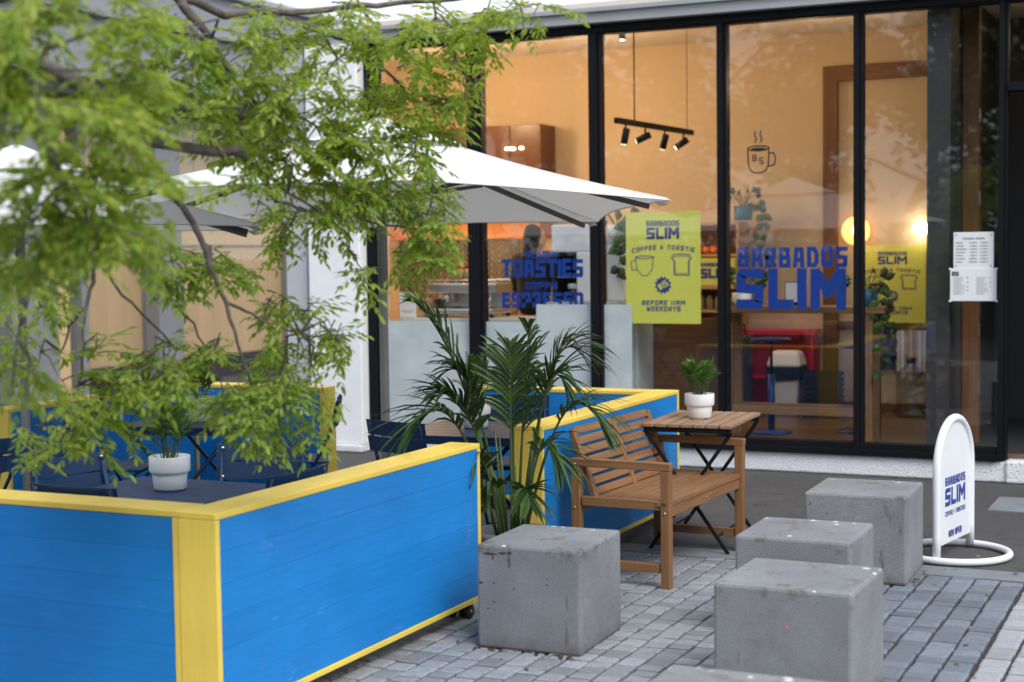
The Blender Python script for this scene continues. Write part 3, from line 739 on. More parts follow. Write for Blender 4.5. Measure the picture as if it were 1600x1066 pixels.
# ------------------------------------------------------------------ potted plants
def blade(mb, p, d, up, ln, w, droop=.3, segs=3):
    """narrow pointed leaf from p along d"""
    d = d.normalized(); s = d.cross(up)
    if s.length < .05: s = d.cross(V(1,0,0))
    s.normalize(); u = s.cross(d).normalized()
    L = []; Rr = []; C = []
    for i in range(segs+1):
        a = i/segs; c = p + d*(ln*a) + V(0,0,-1)*(droop*ln*a*a)
        ww = w*(math.sin(math.pi*min(1,.16+.84*a))**.7 if a < 1 else 0)*.5
        if i == segs: ww = .0004
        L.append(c+s*ww+u*ww*.35); Rr.append(c-s*ww+u*ww*.35); C.append(c)
    vs = L+C+Rr; n = segs+1; fs = []
    for i in range(segs): fs += [(i,i+1,n+i+1,n+i),(n+i,n+i+1,2*n+i+1,2*n+i)]
    mb.add(vs, fs)
def frond(mb, stem, base, tip, arch, n, ln, w, up=V(0,0,1), r0=.006, sag=.35, start=.28, ang=52):
    """pinnate palm leaf along an arched rachis"""
    base = V(base); tip = V(tip); K = 16; pts = []
    for i in range(K+1):
        a = i/K; c = base.lerp(tip, a) + V(0,0,1)*(arch*math.sin(math.pi*a)**.9*(1 if a < .5 else 1)) ; pts.append(c)
    stem.tube(pts, [r0*(1-.8*i/K) for i in range(K+1)], 6)
    for i in range(n):
        a = start+(1-start)*(i+.5)/n; f = a*K; k = min(K-1, int(f)); c = pts[k].lerp(pts[k+1], f-k)
        tdir = (pts[k+1]-pts[k]).normalized(); side = tdir.cross(up)
        if side.length < .1: side = tdir.cross(V(1,.3,0))
        side.normalize(); un = side.cross(tdir).normalized()
        e = math.sin(math.pi*(.18+.80*(a-start)/(1-start)))**.6
        for s in (-1,1):
            an = R(ang)*(1-.45*(a-start)/(1-start)) + R(random.uniform(-6,6))
            d = tdir*math.cos(an) + side*(s*math.sin(an)) + un*random.uniform(.05,.3)
            blade(mb, c, d, un, ln*e*random.uniform(.85,1.1), w*random.uniform(.8,1.1), sag*random.uniform(.5,1.4), 4)
def lathe_pot(mb, s=1.0):
    mb.lathe([(.001,0),(.058*s,0),(.066*s,.008*s),(.070*s,.060*s),(.070*s,.066*s),(.080*s,.073*s),(.083*s,.080*s),(.083*s,.135*s),(.0815*s,.138*s),(.078*s,.138*s),(.076*s,.12*s)], n=40)
def parlour_palm(seed, n=20, spread=1.0, hgt=1.0):
    rnd = random.Random(seed); st = random.getstate(); random.seed(seed)
    t = thing('potted_palm', '', 'potted plant', (0,0,0), 0, 'small palms in white pots on the tables')
    m = MB(); lathe_pot(m); m.build('pot', M['pot'], t)
    m = MB(); m.lathe([(.001,.118),(.0755,.118)], n=24); m.build('soil', M['soil'], t)
    lf = MB(); sm = MB()
    for i in range(n):
        a = rnd.uniform(0, 2*math.pi); rr = rnd.uniform(.0,.035); b = V(rr*math.cos(a), rr*math.sin(a), .115)
        out = rnd.uniform(.25,1)**.7; e = V(math.cos(a)*.135*out*spread, math.sin(a)*.135*out*spread, .118+hgt*(.20-.115*out*out)*rnd.uniform(.8,1.12))
        frond(lf, sm, b, e, .035*out, 7, .070, .0105, r0=.0022, sag=.30, start=.36, ang=46)
    lf.build('foliage', M['parlour'], t); sm.build('stems', M['palm_stem'], t)
    random.setstate(st); return t
PP = parlour_palm(3, 34, 1.0, 1.25); PP.location = (-2.69,8.12,.703); PP['label'] = 'bushy small palm in a white stepped pot on the slatted wooden table'
p2 = parlour_palm(5, 22, 1.05, 1.6); p2.location = (-3.895,4.95,.701); p2['label'] = 'thin leaved small palm in a white stepped pot on the near dark table'
p3 = parlour_palm(8, 20, .85, 1.5); p3.location = (-3.69,7.31,.701); p3['label'] = 'small palm in a white pot on the table by the shop window'
p4 = parlour_palm(11, 16, .9, 1.2); p4.location = (-5.36,7.10,.701); p4['label'] = 'small palm in a white pot on the back table, half hidden by tree leaves'

# tall kentia palm in its tub between the two barriers
t = thing('kentia_palm', 'tall dark green palm with arching fronds in a pale tub between two barriers', 'palm', (-3.06,6.44,0))
m = MB(); m.lathe([(.001,.0),(.135,.0),(.15,.02),(.172,.30),(.182,.305),(.182,.335),(.168,.335),(.16,.30)], n=40); m.build('tub', M['strip'], t)
m = MB(); m.lathe([(.001,.29),(.161,.29)], n=30); m.build('soil', M['soil'], t)
lf = MB(); sm = MB()
FR = [ # tip (world), arch, leaflet count, length, width, start of stem
 ((-3.47,6.29,1.40), .20, 22, .40, .030, (-.03,-.02)), ((-2.77,6.60,1.16), .34, 22, .33, .024, (.03,.02)),
 ((-2.56,6.42,.80), .36, 20, .27, .020, (.06,.0)), ((-3.38,6.02,.82), .32, 18, .32, .024, (-.05,-.06)),
 ((-3.02,6.56,1.30), .06, 18, .34, .026, (.0,.05)), ((-2.80,6.46,1.04), .30, 20, .30, .022, (.05,.04)),
 ((-3.30,6.16,.99), .22, 20, .32, .027, (-.05,.0)), ((-3.14,6.60,1.20), .12, 17, .30, .024, (-.02,.03)),
 ((-3.22,6.80,1.06), .28, 16, .28, .024, (-.03,.07)), ((-3.30,6.28,1.10), .24, 16, .30, .026, (-.06,.02)),
 ((-2.77,6.34,.66), .26, 15, .26, .020, (.07,-.05)),
 ((-3.14,6.12,.66), .20, 14, .24, .020, (-.02,-.08)),
 ((-3.10,6.22,.52), .16, 12, .20, .02, (-.01,-.06)), ((-2.90,6.28,.50), .14, 12, .20, .02, (.05,-.03)),
]
for tip, arch, n, ln, w, b in FR:
    tp = V(tip)-t.location
    frond(lf, sm, (b[0],b[1],.29), tp, arch, n, ln, w, r0=.0085, sag=.42, start=.42, ang=46)
for i in range(9):
    a = random.uniform(0,6.28); b = V(.06*math.cos(a),.06*math.sin(a),.29)
    sm.tube([b, b+V(.02*math.cos(a),.02*math.sin(a),.25), b+V(.05*math.cos(a),.05*math.sin(a),random.uniform(.35,.55))], [.011,.008,.004], 6)
lf.build('fronds', M['palm'], t); sm.build('stems', M['palm_stem'], t)

# ------------------------------------------------------------------ umbrellas
def umbrella(name, label, loc, R_=1.54, zc=1.884, apex=2.335, rot=R(5.4), tilt=(.009,-.051), lean=(0,0)):
    t = thing(name, label, 'umbrella', loc, 0, 'white umbrellas over the seating')
    def rim(k, f=1.0): 
        a = rot+k*math.pi/3; x, y = R_*f*math.cos(a), R_*f*math.sin(a); return V(x, y, zc+tilt[0]*x+tilt[1]*y)
    ap = V(0,0,apex)
    def surf(k, u, v, v0=0):
        """u across a sector 0..1, v apex to rim 0..1"""
        A = ap.lerp(rim(k), v); B = ap.lerp(rim(k+1), v); c = A.lerp(B, u)
        s = math.sin(math.pi*u)
        c += V(c.x, c.y, 0)*(-.055*s*v**3)                     # rim scalloped inwards
        c.z += -.020*s*v*(1-v)*2 + .012*s*v**4 - .055*math.sin(math.pi*v)*.6
        return c
    m = MB(); U, Vn = 10, 12; v0 = .22
    for k in range(6):
        vs = [surf(k, i/U, v0+(1-v0)*j/Vn) for j in range(Vn+1) for i in range(U+1)]
        fs = [(j*(U+1)+i,(j+1)*(U+1)+i,(j+1)*(U+1)+i+1,j*(U+1)+i+1) for j in range(Vn) for i in range(U)]
        m.add(vs, fs, True)
    can = m.build('canopy', M['canopy'], t)
    m = MB()
    for k in range(6):
        vs = [surf(k, i/U, .0+(.30)*j/6)+V(0,0,.022+.014*math.sin(math.pi*i/U)*(j/6)) for j in range(7) for i in range(U+1)]
        fs = [(j*(U+1)+i,(j+1)*(U+1)+i,(j+1)*(U+1)+i+1,j*(U+1)+i+1) for j in range(6) for i in range(U)]
        m.add(vs, fs, True)
    m.build('vent_cap', M['canopy'], can)
    m = MB(); vs = []
    for k in range(6):
        for i in range(U): vs.append(surf(k, i/U, 1))
    m.tube([p+V(0,0,-.003) for p in vs], .0035, 5, True); m.build('hem', M['canopy'], can)
    for k in range(6):
        q = MB(); q.tube([surf(k, 0, .24+.75*j/14)+V(0,0,.002) for j in range(15)], .0045, 5); q.build('seam', M['canopy'], can)
    for k in range(6):
        m = MB(); e = rim(k,.93); h = V(0,0,apex-.10)
        m.bar(h, e+V(0,0,-.030), .017, .026, (0,0,1)); rb = m.build('rib', M['rib'], t)
        q = MB(); mid = h.lerp(e, .47)+V(0,0,-.03); q.bar(V(0,0,1.93)+V(math.cos(rot+k*math.pi/3),math.sin(rot+k*math.pi/3),0)*.04, mid, .014, .020); q.build('strut', M['rib'], rb)
        q = MB(); c = rim(k,.985); d = V(c.x,c.y,0).normalized(); s = V(-d.y,d.x,0)
        q.add([c+s*.05-d*.05+V(0,0,-.004), c-s*.05-d*.05+V(0,0,-.004), c+d*.02+V(0,0,-.022), c-d*.03+V(0,0,-.03)], [(0,1,2),(0,2,3),(1,3,2),(0,3,1)]); q.build('corner_pocket', M['canopy'], can)
    m = MB(); m.tube([(0,0,.05),(0,0,1.5)], .024, 20); m.tube([(0,0,1.46),(0,0,apex)], .0275, 20); m.build('pole', M['pole'], t)
    m = MB(); m.tube([(0,0,.655),(0,0,.661)], .0255, 20); m.build('pole_ring', M['bolt'], t)
    m = MB(); m.tube([(0,0,1.90),(0,0,1.96)], .05, 16); m.build('runner', M['rib'], t)
    m = MB(); m.tube([(0,0,apex-.14),(0,0,apex-.06)], .05, 16); m.build('hub', M['rib'], t)
    m = MB(); m.box(-.25,.25,-.25,.25,.0,.05); m.tube([(0,0,.05),(0,0,.30)], .032, 16); m.build('base', M['pole'], t, .006)
    return t
umbrella('umbrella', 'large white umbrella over the middle of the seating, its whole canopy in view', (-4.0,6.876,.0))
u2 = umbrella('umbrella', 'white umbrella at the edge of the view, mostly hidden behind tree leaves', (-6.08,6.47,.0), zc=1.80, apex=2.26, tilt=(.0,0))

# dry leaves and grit on the paving
m = MB(); rl = random.Random(4)
spots = [(rl.uniform(-2.85,-2.35), 5.60-rl.uniform(.0,.05)) for _ in range(26)]+[(-1.40+rl.uniform(0,.03), rl.uniform(7.4,7.9)) for _ in range(10)]+[(rl.uniform(-3.4,-.3), rl.uniform(4.2,10.2)) for _ in range(150)]
for x, y in spots:
    a = rl.uniform(0,6.28); L = rl.uniform(.008,.026); w_ = L*rl.uniform(.25,.5); d = V(math.cos(a),math.sin(a),0); n_ = V(-d.y,d.x,0); p = V(x,y,.0045+rl.uniform(0,.002))
    m.add([p-d*L, p+n_*w_+V(0,0,.003), p+d*L, p-n_*w_+V(0,0,.0015)], [(0,1,2),(0,2,3)])
lo = m.build('fallen_leaves', M['dry_leaf']); tag(lo, 'dry leaf scraps and grit lying on the paving between the cubes', 'litter', None, 'stuff')

# ------------------------------------------------------------------ arched pavement sign
ang = math.atan2(8.55-7.985, -1.245+1.345)
t = thing('pavement_sign', 'white arched pavement sign with blue lettering on a ring shaped base', 'sign', (-1.322,8.262,0), ang)
# local x runs along the panel (near post -> far post), readable face looks to local -y
pw, zs = .262, .475
arch = [(-pw,0,.02)]+[(-pw,0,zs*i/4+.02*(1-i/4)) for i in range(1,5)]+[(-pw*math.cos(a),0,zs+pw*math.sin(a)) for a in [math.pi*i/20 for i in range(1,20)]]+[(pw,0,zs*i/4+.02*(1-i/4)) for i in range(4,-1,-1)]
m = MB(); m.tube(arch, .0215, 14); m.build('frame', M['sign_white'], t)
m = MB(); m.tube([(.285*math.cos(2*math.pi*i/48),.285*math.sin(2*math.pi*i/48),.019) for i in range(48)], .0185, 12, True); m.build('base_ring', M['sign_white'], t)
pts = [(-pw,-.006,.085)]+[(-pw*math.cos(a),-.006,zs+pw*math.sin(a)) for a in [math.pi*i/24 for i in range(25)]]+[(pw,-.006,.085)]
m = MB(); m.prism(pts, (0,.012,0)); pn = m.build('panel', M['sign_white'], t)
pl = Plane((0,-.0066,0), (1,0,0), (0,0,1), (0,-1,0)); m = MB()
write(m, pl, 'BARBADOS', -.155, .155, .388, .434, .0115, gap=.008, wob=.05)
write(m, pl, 'SLIM', -.155, .155, .280, .376, .024, gap=.013, wob=.02)
write(m, pl, 'COFFEE + TOASTIES', -.155, .155, .228, .254, .0052, gap=.005)
write(m, pl, 'NOW OPEN', -.10, .10, .112, .148, .0085, gap=.007)
m.build('lettering', M['sign_blue'], pn)
# ------------------------------------------------------------------ lettering and posters on the shop window
pw_ = Plane((0,YF+.0425,0), (1,0,0), (0,0,1), (0,-1,0))       # inside face of the glass, read from the street
def decal(name, fn, mat, label, cat='window lettering'):
    m = MB(); fn(m); o = m.build(name, mat); return tag(o, label, cat)
def f1(m):
    write(m, pw_, 'BARBADOS', -3.331, -2.512, 1.507, 1.656, .031, gap=.028, wob=.05)
    write(m, pw_, 'SLIM', -3.342, -2.521, 1.198, 1.497, .072, gap=.05, wob=.02)
decal('window_lettering', f1, M['vinyl'], 'large blue BARBADOS SLIM lettering on the glass above the bar bench')
def f2(m):
    write(m, pw_, 'SLINGIN', -5.075, -4.80, 1.592, 1.652, .0125, gap=.010, wob=.05)
    write(m, pw_, 'TOASTIES', -5.285, -4.579, 1.443, 1.585, .031, gap=.017, wob=.04)
    write(m, pw_, 'DRIPPIN', -5.075, -4.80, 1.345, 1.405, .0125, gap=.010, wob=.05)
    write(m, pw_, 'ESPRESSO', -5.285, -4.579, 1.199, 1.324, .029, gap=.017, wob=.04)
decal('window_lettering', f2, M['vinyl'], 'blue TOASTIES and ESPRESSO lettering on the glass in front of the barista')
def mug(m):
    x0, x1, z0, z1 = -3.25, -3.09, 2.205, 2.385; t = .0105
    body = [(x0,z1),(x0+.004,z0+.06),(x0+.022,z0+.018),(x0+.055,z0),(x1-.055,z0),(x1-.022,z0+.018),(x1-.004,z0+.06),(x1,z1)]
    stroke(m, pw_, body, t, .0004)
    el = [((x0+x1)/2+(x1-x0)/2*math.cos(a), z1+.018*math.sin(a)) for a in [2*math.pi*i/28 for i in range(28)]]
    stroke(m, pw_, el, t, .0006, True)
    vs = [pw_.p((x0+x1)/2+(x1-x0)*.36*math.cos(a), z1-.004+.010*math.sin(a), .0008) for a in [2*math.pi*i/24 for i in range(24)]]; m.add(vs, [tuple(range(24))])
    stroke(m, pw_, [(x1-.002,z1-.04),(x1+.035,z1-.035),(x1+.05,z1-.075),(x1+.04,z1-.125),(x1-.006,z1-.135)], t, .0009)
    for dx in (0,.042):
        stroke(m, pw_, [(x0+.055+dx,z1+.045),(x0+.065+dx,z1+.068),(x0+.052+dx,z1+.095),(x0+.056+dx,z1+.125)], .010, .0004)
    write(m, pw_, 'B', x0+.035, x0+.068, z0+.085, z0+.135, .009); write(m, pw_, 'S', x0+.085, x0+.118, z0+.062, z0+.112, .009)
decal('cup_drawing', mug, M['dark_ink'], 'dark line drawing of a steaming coffee mug marked B S on the glass', 'window drawing')

def board_sign(name, x0, x1, z0, z1, y, label, cat, full=True):
    t = thing(name, label, cat, ((x0+x1)/2, y, z0))
    w, h = (x1-x0)/2, z1-z0
    m = MB(); m.box(-w,w,0,.006,0,h); sh = m.build('sheet', M['poster'], t)
    q = Plane((0,-.0008,0), (1,0,0), (0,0,1), (0,-1,0)); m = MB()
    write(m, q, 'BARBADOS', -w*.44, w*.44, h*.872, h*.920, h*.0105, gap=h*.006, wob=.05)
    write(m, q, 'SLIM', -w*.44, w*.44, h*.755, h*.860, h*.025, gap=h*.014)
    write(m, q, 'COFFEE & TOASTIE', -w*.84, w*.84, h*.632, h*.674, h*.0085, gap=h*.014, slant=.12, arc=h*.03)
    # a plain cup outline and a plain slice outline, then the price burst
    k = h*.0075
    stroke(m, q, [(-w*.74,h*.595),(-w*.70,h*.485),(-w*.56,h*.43),(-w*.42,h*.43),(-w*.29,h*.485),(-w*.25,h*.595)], k, .0004)
    el = [(-w*.495+w*.245*math.cos(a), h*.595+h*.012*math.sin(a)) for a in [2*math.pi*i/24 for i in range(24)]]; stroke(m, q, el, k, .0005, True)
    stroke(m, q, [(-w*.73,h*.57),(-w*.86,h*.555),(-w*.84,h*.48),(-w*.70,h*.487)], k, .0006)
    sl = [(w*.30,h*.435),(w*.30,h*.56),(w*.23,h*.585),(w*.27,h*.615),(w*.50,h*.622),(w*.72,h*.612),(w*.76,h*.58),(w*.70,h*.555),(w*.70,h*.43)]
    stroke(m, q, sl, k, .0007, True)
    stroke(m, q, [(a*.86+w*.07,(b-h*.52)*.84+h*.52) for a, b in sl], k*.7, .0008, True)
    disc(m, q, 0, h*.345, h*.062, .0012, 24, h*.083)
    write(m, q, 'BEFORE 11AM', -w*.58, w*.58, h*.166, h*.208, h*.0092, gap=h*.012, slant=.14)
    write(m, q, 'WEEKDAYS', -w*.46, w*.46, h*.110, h*.154, h*.0092, gap=h*.009, slant=.12)
    m.build('lettering', M['ink'], sh)
    m = MB(); q2 = Plane(q.p(0,h*.345,0), (.86,0,.5), (-.5,0,.86), (0,-1,0)); write(m, q2, '$15', -h*.048, h*.048, -h*.030, h*.030, h*.011, gap=h*.006, lay=.0022); m.build('price', M['poster'], sh)
    return t
board_sign('poster', -4.223, -3.623, 1.084, 1.937, YF+.05, 'yellow COFFEE & TOASTIE poster hanging inside the glass beside the BARBADOS SLIM lettering', 'poster')
board_sign('poster', -2.955, -2.385, .985, 1.66, 13.375, 'yellow COFFEE & TOASTIE poster on the inner wall behind the blue potted plant', 'poster')

t = thing('opening_hours_sign', 'white OPENING HOURS sheet on the dark glass, above the menu sheet', 'notice', (-1.628, YF+.024, 1.486))
m = MB(); m.box(-.136,.136,0,.004,0,.256); sh = m.build('sheet', M['paper'], t, .003)
q = Plane((0,-.0006,0), (1,0,0), (0,0,1), (0,-1,0)); m = MB()
write(m, q, 'OPENING HOURS', -.075, .075, .205, .2185, .0022, gap=.0022)
for i, d in enumerate(('MONDAY','TUESDAY','WEDNESDAY','THURSDAY','FRIDAY','SATURDAY','SUNDAY')):
    z = .178-i*.0222
    write(m, q, d, -.12, -.12+.0082*len(d), z, z+.009, .0016, gap=.0012); write(m, q, ('8' if i > 4 else '7')+'.00AM - 3.00PM', -.028, .098, z, z+.009, .0017, gap=.0016)
m.build('lettering', M['grey_ink'], sh)
m = MB()
for x in (-.118,.118):
    for z in (.02,.236): disc(m, q, x, z, .009, .001, 14)
m.build('suction_cup', M['clear'], t)
t = thing('menu_sheet', 'white printed menu sheet in a clear sleeve, under the OPENING HOURS sheet', 'notice', (-1.628, YF+.020, 1.262))
m = MB(); m.box(-.157,.157,0,.003,0,.228); sh = m.build('sheet', M['paper'], t, .002)
m = MB()
for s in (-1,1):
    for z in (0,.225): m.box(s*.157-.008,s*.157+.008,-.003,.003,z-.007,z+.007)
m.build('corner_clip', M['white_plastic'], t, .002)
m = MB()
write(m, q, 'BARBADOS', -.145, -.098, .196, .206, .0025, gap=.001); write(m, q, 'SLIM', -.145, -.098, .176, .194, .005, gap=.002)
for x in (-.038,.115):
    for k, z in enumerate((.163,.131,.101,.075)):
        if x > 0 and k == 3: continue
        disc(m, q, x, z, .0042, .0008, 10)
m.build('lettering', M['dark_ink'], sh)
m = MB()
for x in (-.135,.02):
    for k in range(12):
        z = .163-k*.0105; rect(m, q, x, x+random.uniform(.05,.085), z, z+.0022, .0007)
m.build('small_print', M['grey_ink'], sh)

# ------------------------------------------------------------------ inside the cafe
def hang_leaf(mb, p, d, ln, w):
    d = V(d).normalized(); s = d.cross(V(.2,1,.1)).normalized(); n = s.cross(d)
    vs = [p, p+d*ln*.3+s*w*.5+n*.01, p+d*ln*.65+s*w*.4, p+d*ln, p+d*ln*.65-s*w*.4, p+d*ln*.3-s*w*.5+n*.01, p+d*ln*.45-n*.012]
    mb.add([V(x) for x in vs], [(0,1,6),(1,2,6),(2,3,6),(3,4,6),(4,5,6),(5,0,6)])
def trailing_plant(label, loc, pot_mat, trails, pr=.085, ph=.13, seed=1, lf=.085):
    rnd = random.Random(seed); t = thing('trailing_plant', label, 'potted plant', loc)
    m = MB(); m.lathe([(.001,0),(pr*.86,0),(pr*.95,.01),(pr,ph),(pr*.93,ph),(pr*.9,ph-.02)], n=28); m.build('pot', pot_mat, t)
    m = MB(); m.lathe([(.001,ph-.025),(pr*.92,ph-.025)], n=20); m.build('soil', M['soil'], t)
    l = MB(); s = MB()
    for i in range(11):
        a = rnd.uniform(0,6.28); e = V(math.cos(a)*pr*1.5,math.sin(a)*pr*1.5,ph+rnd.uniform(.02,.15)); s.tube([V(0,0,ph-.03),e*.6+V(0,0,ph*.55),e],[.003,.003,.002],5)
        hang_leaf(l, e, (math.cos(a),math.sin(a)*.6-.3,rnd.uniform(-.5,.5)), lf*rnd.uniform(.8,1.3), lf*.75)
    for dx, dy, ln in trails:
        p = V(dx*pr,dy*pr,ph); pts = [p]; nn = max(3,int(ln/.085))
        for k in range(nn):
            p = p+V(rnd.uniform(-.02,.035)*(1 if dx >= 0 else -1)+ (dx*.05 if k == 0 else 0), dy*.07 if k == 0 else rnd.uniform(-.01,.01), -.085 if k else .0); pts.append(p)
            for c in (-1,1):
                if rnd.random() < .68: hang_leaf(l, p, (c*rnd.uniform(.3,1),rnd.uniform(-.5,.1),-rnd.uniform(.2,.9)), lf*rnd.uniform(.8,1.25), lf*.75)
        s.tube(pts, .003, 5)
    l.build('foliage', M['green'], t); s.build('stems', M['palm_stem'], t); return t
trailing_plant('trailing plant in a pale blue pot on top of the shelf unit', (-3.955,13.2,1.90), M['blue_pot'], ((1,-.3,.75),(1,.2,.5)), .085, .13, 2)
trailing_plant('trailing plant in a bright blue pot at the end of the timber bar', (-2.46,11.40,1.206), M['blue_pot'], ((1,-.6,.75),(1,.3,.45)), .08, .13, 4)
trailing_plant('bushy plant in a white pot on the timber bar beside the mullion', (-3.44,11.43,1.206), M['pot'], ((-1,-.5,.3),), .075, .10, 6, .10)
trailing_plant('trailing plant with heart shaped leaves hanging beside the yellow poster', (-4.47,11.42,1.742), M['pot'], ((1,-1,.35),(.6,-1,.5),(1,-.7,.25)), .075, .11, 9, .11)

t = thing('shelf_unit', 'pine shelf unit with jars and fruit behind the mullion', 'shelf', (-4.20,13.24,.19))
m = MB()
for x in (-.22,.22): m.box(x-.012,x+.012,-.14,.14,0,1.69)
m.build('upright', M['pine_z'], t, .002)
for z in (.02,.30,.60,.90,1.12,1.40,1.685):
    m = MB(); m.box(-.207,.207,-.14,.14,z-.012,z+.012); m.build('shelf', M['pine'], t, .002)
m = MB(); m.box(-.207,.207,.125,.138,.03,1.67); m.build('back_board', M['amber'], t)
zz = 0
def jar(loc, mat, label, r=.035, h=.12):
    t = thing('jar', label, 'jar', loc, 0, 'jars and bottles on the pine shelves')
    m = MB(); m.lathe([(.001,0),(r,0),(r,h*.75),(r*.6,h*.9),(r*.6,h)], n=14); m.build('body', mat, t); m = MB(); m.lathe([(r*.65,h),(r*.65,h*1.14),(.001,h*1.14)], n=14); m.build('lid', M['black'], t)
for z, mat, nm in ((.502,M['plastic_jar'],'brown filled jar on a lower shelf of the pine unit'),(.802,M['orange'],'orange filled jar on a middle shelf of the pine unit'),(1.102,M['plastic_jar'],'brown filled jar below the yellow box')):
    for x in (-.15,-.07,.01,.09,.16): jar((-4.20+x,13.2,z), mat, nm, .032, .13)
for i in range(9):
    m = MB(); m.lathe([(.001,-.034),(.02,-.03),(.034,-.01),(.036,.004),(.028,.024),(.012,.034),(.001,.035)], n=14)
    o = m.build('orange', M['orange'], None, 0, 2, (-4.36+.07*(i % 4)+.035*(i//4 % 2), 13.17+.05*((i//4) % 2), 1.638+.055*(i//7)))
    tag(o, 'orange in the pile of fruit on the upper shelf', 'fruit', 'oranges on the upper shelf')
t = thing('yellow_box', 'yellow box with blue lettering on the shelf beside the poster', 'box', (-4.17,13.02,1.325))
m = MB(); m.box(-.19,.19,0,.14,0,.24); bx = m.build('carton', M['poster'], t, .004)
q = Plane((0,-.001,0), (1,0,0), (0,0,1), (0,-1,0)); m = MB(); write(m, q, 'BARBADOS', -.13, .13, .165, .20, .010, gap=.005); write(m, q, 'SLIM', -.13, .13, .06, .15, .024, gap=.008); m.build('lettering', M['ink'], bx)
m = MB(); m.box(-4.40,-3.98,13.0,13.099,1.29,1.322); tag(m.build('box_ledge', M['pine'], None, .002), 'pine ledge under the yellow box on the shelf', 'shelf')

t = thing('bar_bench', 'long timber window bar on square legs inside the glass', 'bar table', (-2.93,11.45,.19))
m = MB(); m.box(-.62,.62,-.17,.17,.965,1.015); m.build('top', M['bar'], t, .004)
for x in (-.585,.50):
    for y in (-.13,.13):
        m = MB(); m.box(x-.03,x+.03,y-.03,y+.03,0,.964); m.build('leg', M['bar_z'], t, .003)
m = MB(); m.box(-.554,.469,-.15,-.11,.19,.25); m.build('stretcher', M['bar'], t, .003)
m = MB(); m.box(-.554,.469,.11,.15,.19,.25); m.build('stretcher', M['bar'], t, .003)
def stool(label, loc, top=.75):
    t = thing('bar_stool', label, 'stool', loc, 0, 'blue stools inside the window')
    m = MB(); m.lathe([(.001,top-.022),(.155,top-.022),(.16,top-.012),(.155,top),(.001,top)], n=32); m.build('seat', M['stool'], t)
    m = MB(); m.tube([(0,0,top*.62),(0,0,top-.022)], .012, 12); m.build('piston', M['black_metal'], t)
    m = MB(); m.tube([(0,0,.02),(0,0,top*.62)], .028, 16); m.build('post', M['stool'], t)
    m = MB(); m.lathe([(.001,.0),(.16,0),(.16,.012),(.03,.03),(.001,.03)], n=32); m.build('foot', M['stool'], t)
stool('blue round stool standing in front of the white bin', (-3.275,11.68,.19))
stool('blue round stool beside the timber portal post', (-2.66,11.95,.19), .69)
t = thing('tablet_stand', 'small tablet on a black stand on the timber bar behind the letters', 'tablet', (-3.045,11.45,1.206))
m = MB(); m.box(-.06,.06,0,.012,.02,.185); m.build('casing', M['black'], t, .004); m = MB(); m.box(-.052,.052,-.0015,-.0005,.028,.177); m.build('screen', M['paper'], t); m = MB(); m.bar((0,.01,.11),(0,.09,.0),.05,.006); m.box(-.05,.05,.02,.1,0,.006); m.build('foot', M['black'], t)
t = thing('bin', 'white kitchen bin with a domed lid and black liner against the red cabinet', 'bin', (-3.50,12.98,.19))
m = MB(); m.add([(-.11,-.10,0),(.11,-.10,0),(.11,.10,0),(-.11,.10,0),(-.14,-.13,.40),(.14,-.13,.40),(.14,.13,.40),(-.14,.13,.40)], [(0,3,2,1),(4,5,6,7),(0,1,5,4),(1,2,6,5),(2,3,7,6),(3,0,4,7)]); m.build('body', M['white_plastic'], t, .02)
m = MB(); m.add([(-.15,-.14,.30),(.15,-.14,.32),(.15,.14,.30),(-.15,.14,.31),(-.152,-.142,.425),(.152,-.142,.425),(.152,.142,.425),(-.152,.142,.425)], [(0,1,5,4),(1,2,6,5),(2,3,7,6),(3,0,4,7)]); m.build('liner', M['black'], t)
m = MB(); m.add([(-.155,-.145,.427),(.155,-.145,.427),(.155,.145,.427),(-.155,.145,.427),(-.12,-.09,.565),(.12,-.09,.565),(.12,.09,.565),(-.12,.09,.565)], [(0,3,2,1),(4,5,6,7),(0,1,5,4),(1,2,6,5),(2,3,7,6),(3,0,4,7)]); m.build('lid', M['white_plastic'], t, .03, 3)
t = thing('red_cabinet', 'open red cabinet standing against the back wall', 'cabinet', (-3.61,13.27,.19))
m = MB(); m.box(-.33,-.30,-.12,.12,0,.69); m.box(.27,.30,-.12,.12,0,.69); m.box(-.30,.27,.09,.12,0.0,.69); m.build('carcass', M['red'], t, .004)
m = MB(); m.box(-.345,.315,-.13,.12,.691,.735); m.build('top', M['red'], t, .005)
m = MB(); m.box(-.299,.269,-.11,.089,.30,.32); m.build('shelf', M['red'], t, .002)
t = thing('suitcase', 'black case leaning beside the red cabinet', 'case', (-3.86,12.75,.19)); m = MB(); m.box(-.10,.10,-.09,.09,.02,.72); m.build('shell', M['crate'], t, .03); m = MB(); m.tube([(-.05,0,.72),(-.05,0,.80),(.05,0,.80),(.05,0,.72)], .008, 8); m.build('handle', M['black_metal'], t)
for z, lab in ((.19,'dark plastic crate on the floor beside the portal post'),(.39,'dark plastic crate stacked on the crate beside the portal post')):
    t = thing('crate', lab, 'crate', (-3.17,12.95,z), 0, 'dark crates by the portal post'); m = MB()
    for a, b, c, d in ((-.15,.15,-.12,-.11),(-.15,.15,.11,.12),(-.15,-.14,-.109,.109),(.14,.15,-.109,.109)):
        for k in range(4): m.box(a,b,c,d,.01+k*.048,.045+k*.048)
    for x in (-.145,-.07,0,.07,.145): m.box(x-.005,x+.005,-.122,-.1205,.0,.19)
    m.box(-.15,.15,-.12,.12,0,.0095); m.build('walls', M['crate'], t)
t = thing('water_bottle', 'large ribbed clear water bottle on the floor by the dark partition', 'bottle', (-2.47,13.18,.19))
pr = [(.001,0),(.12,0),(.13,.02)]
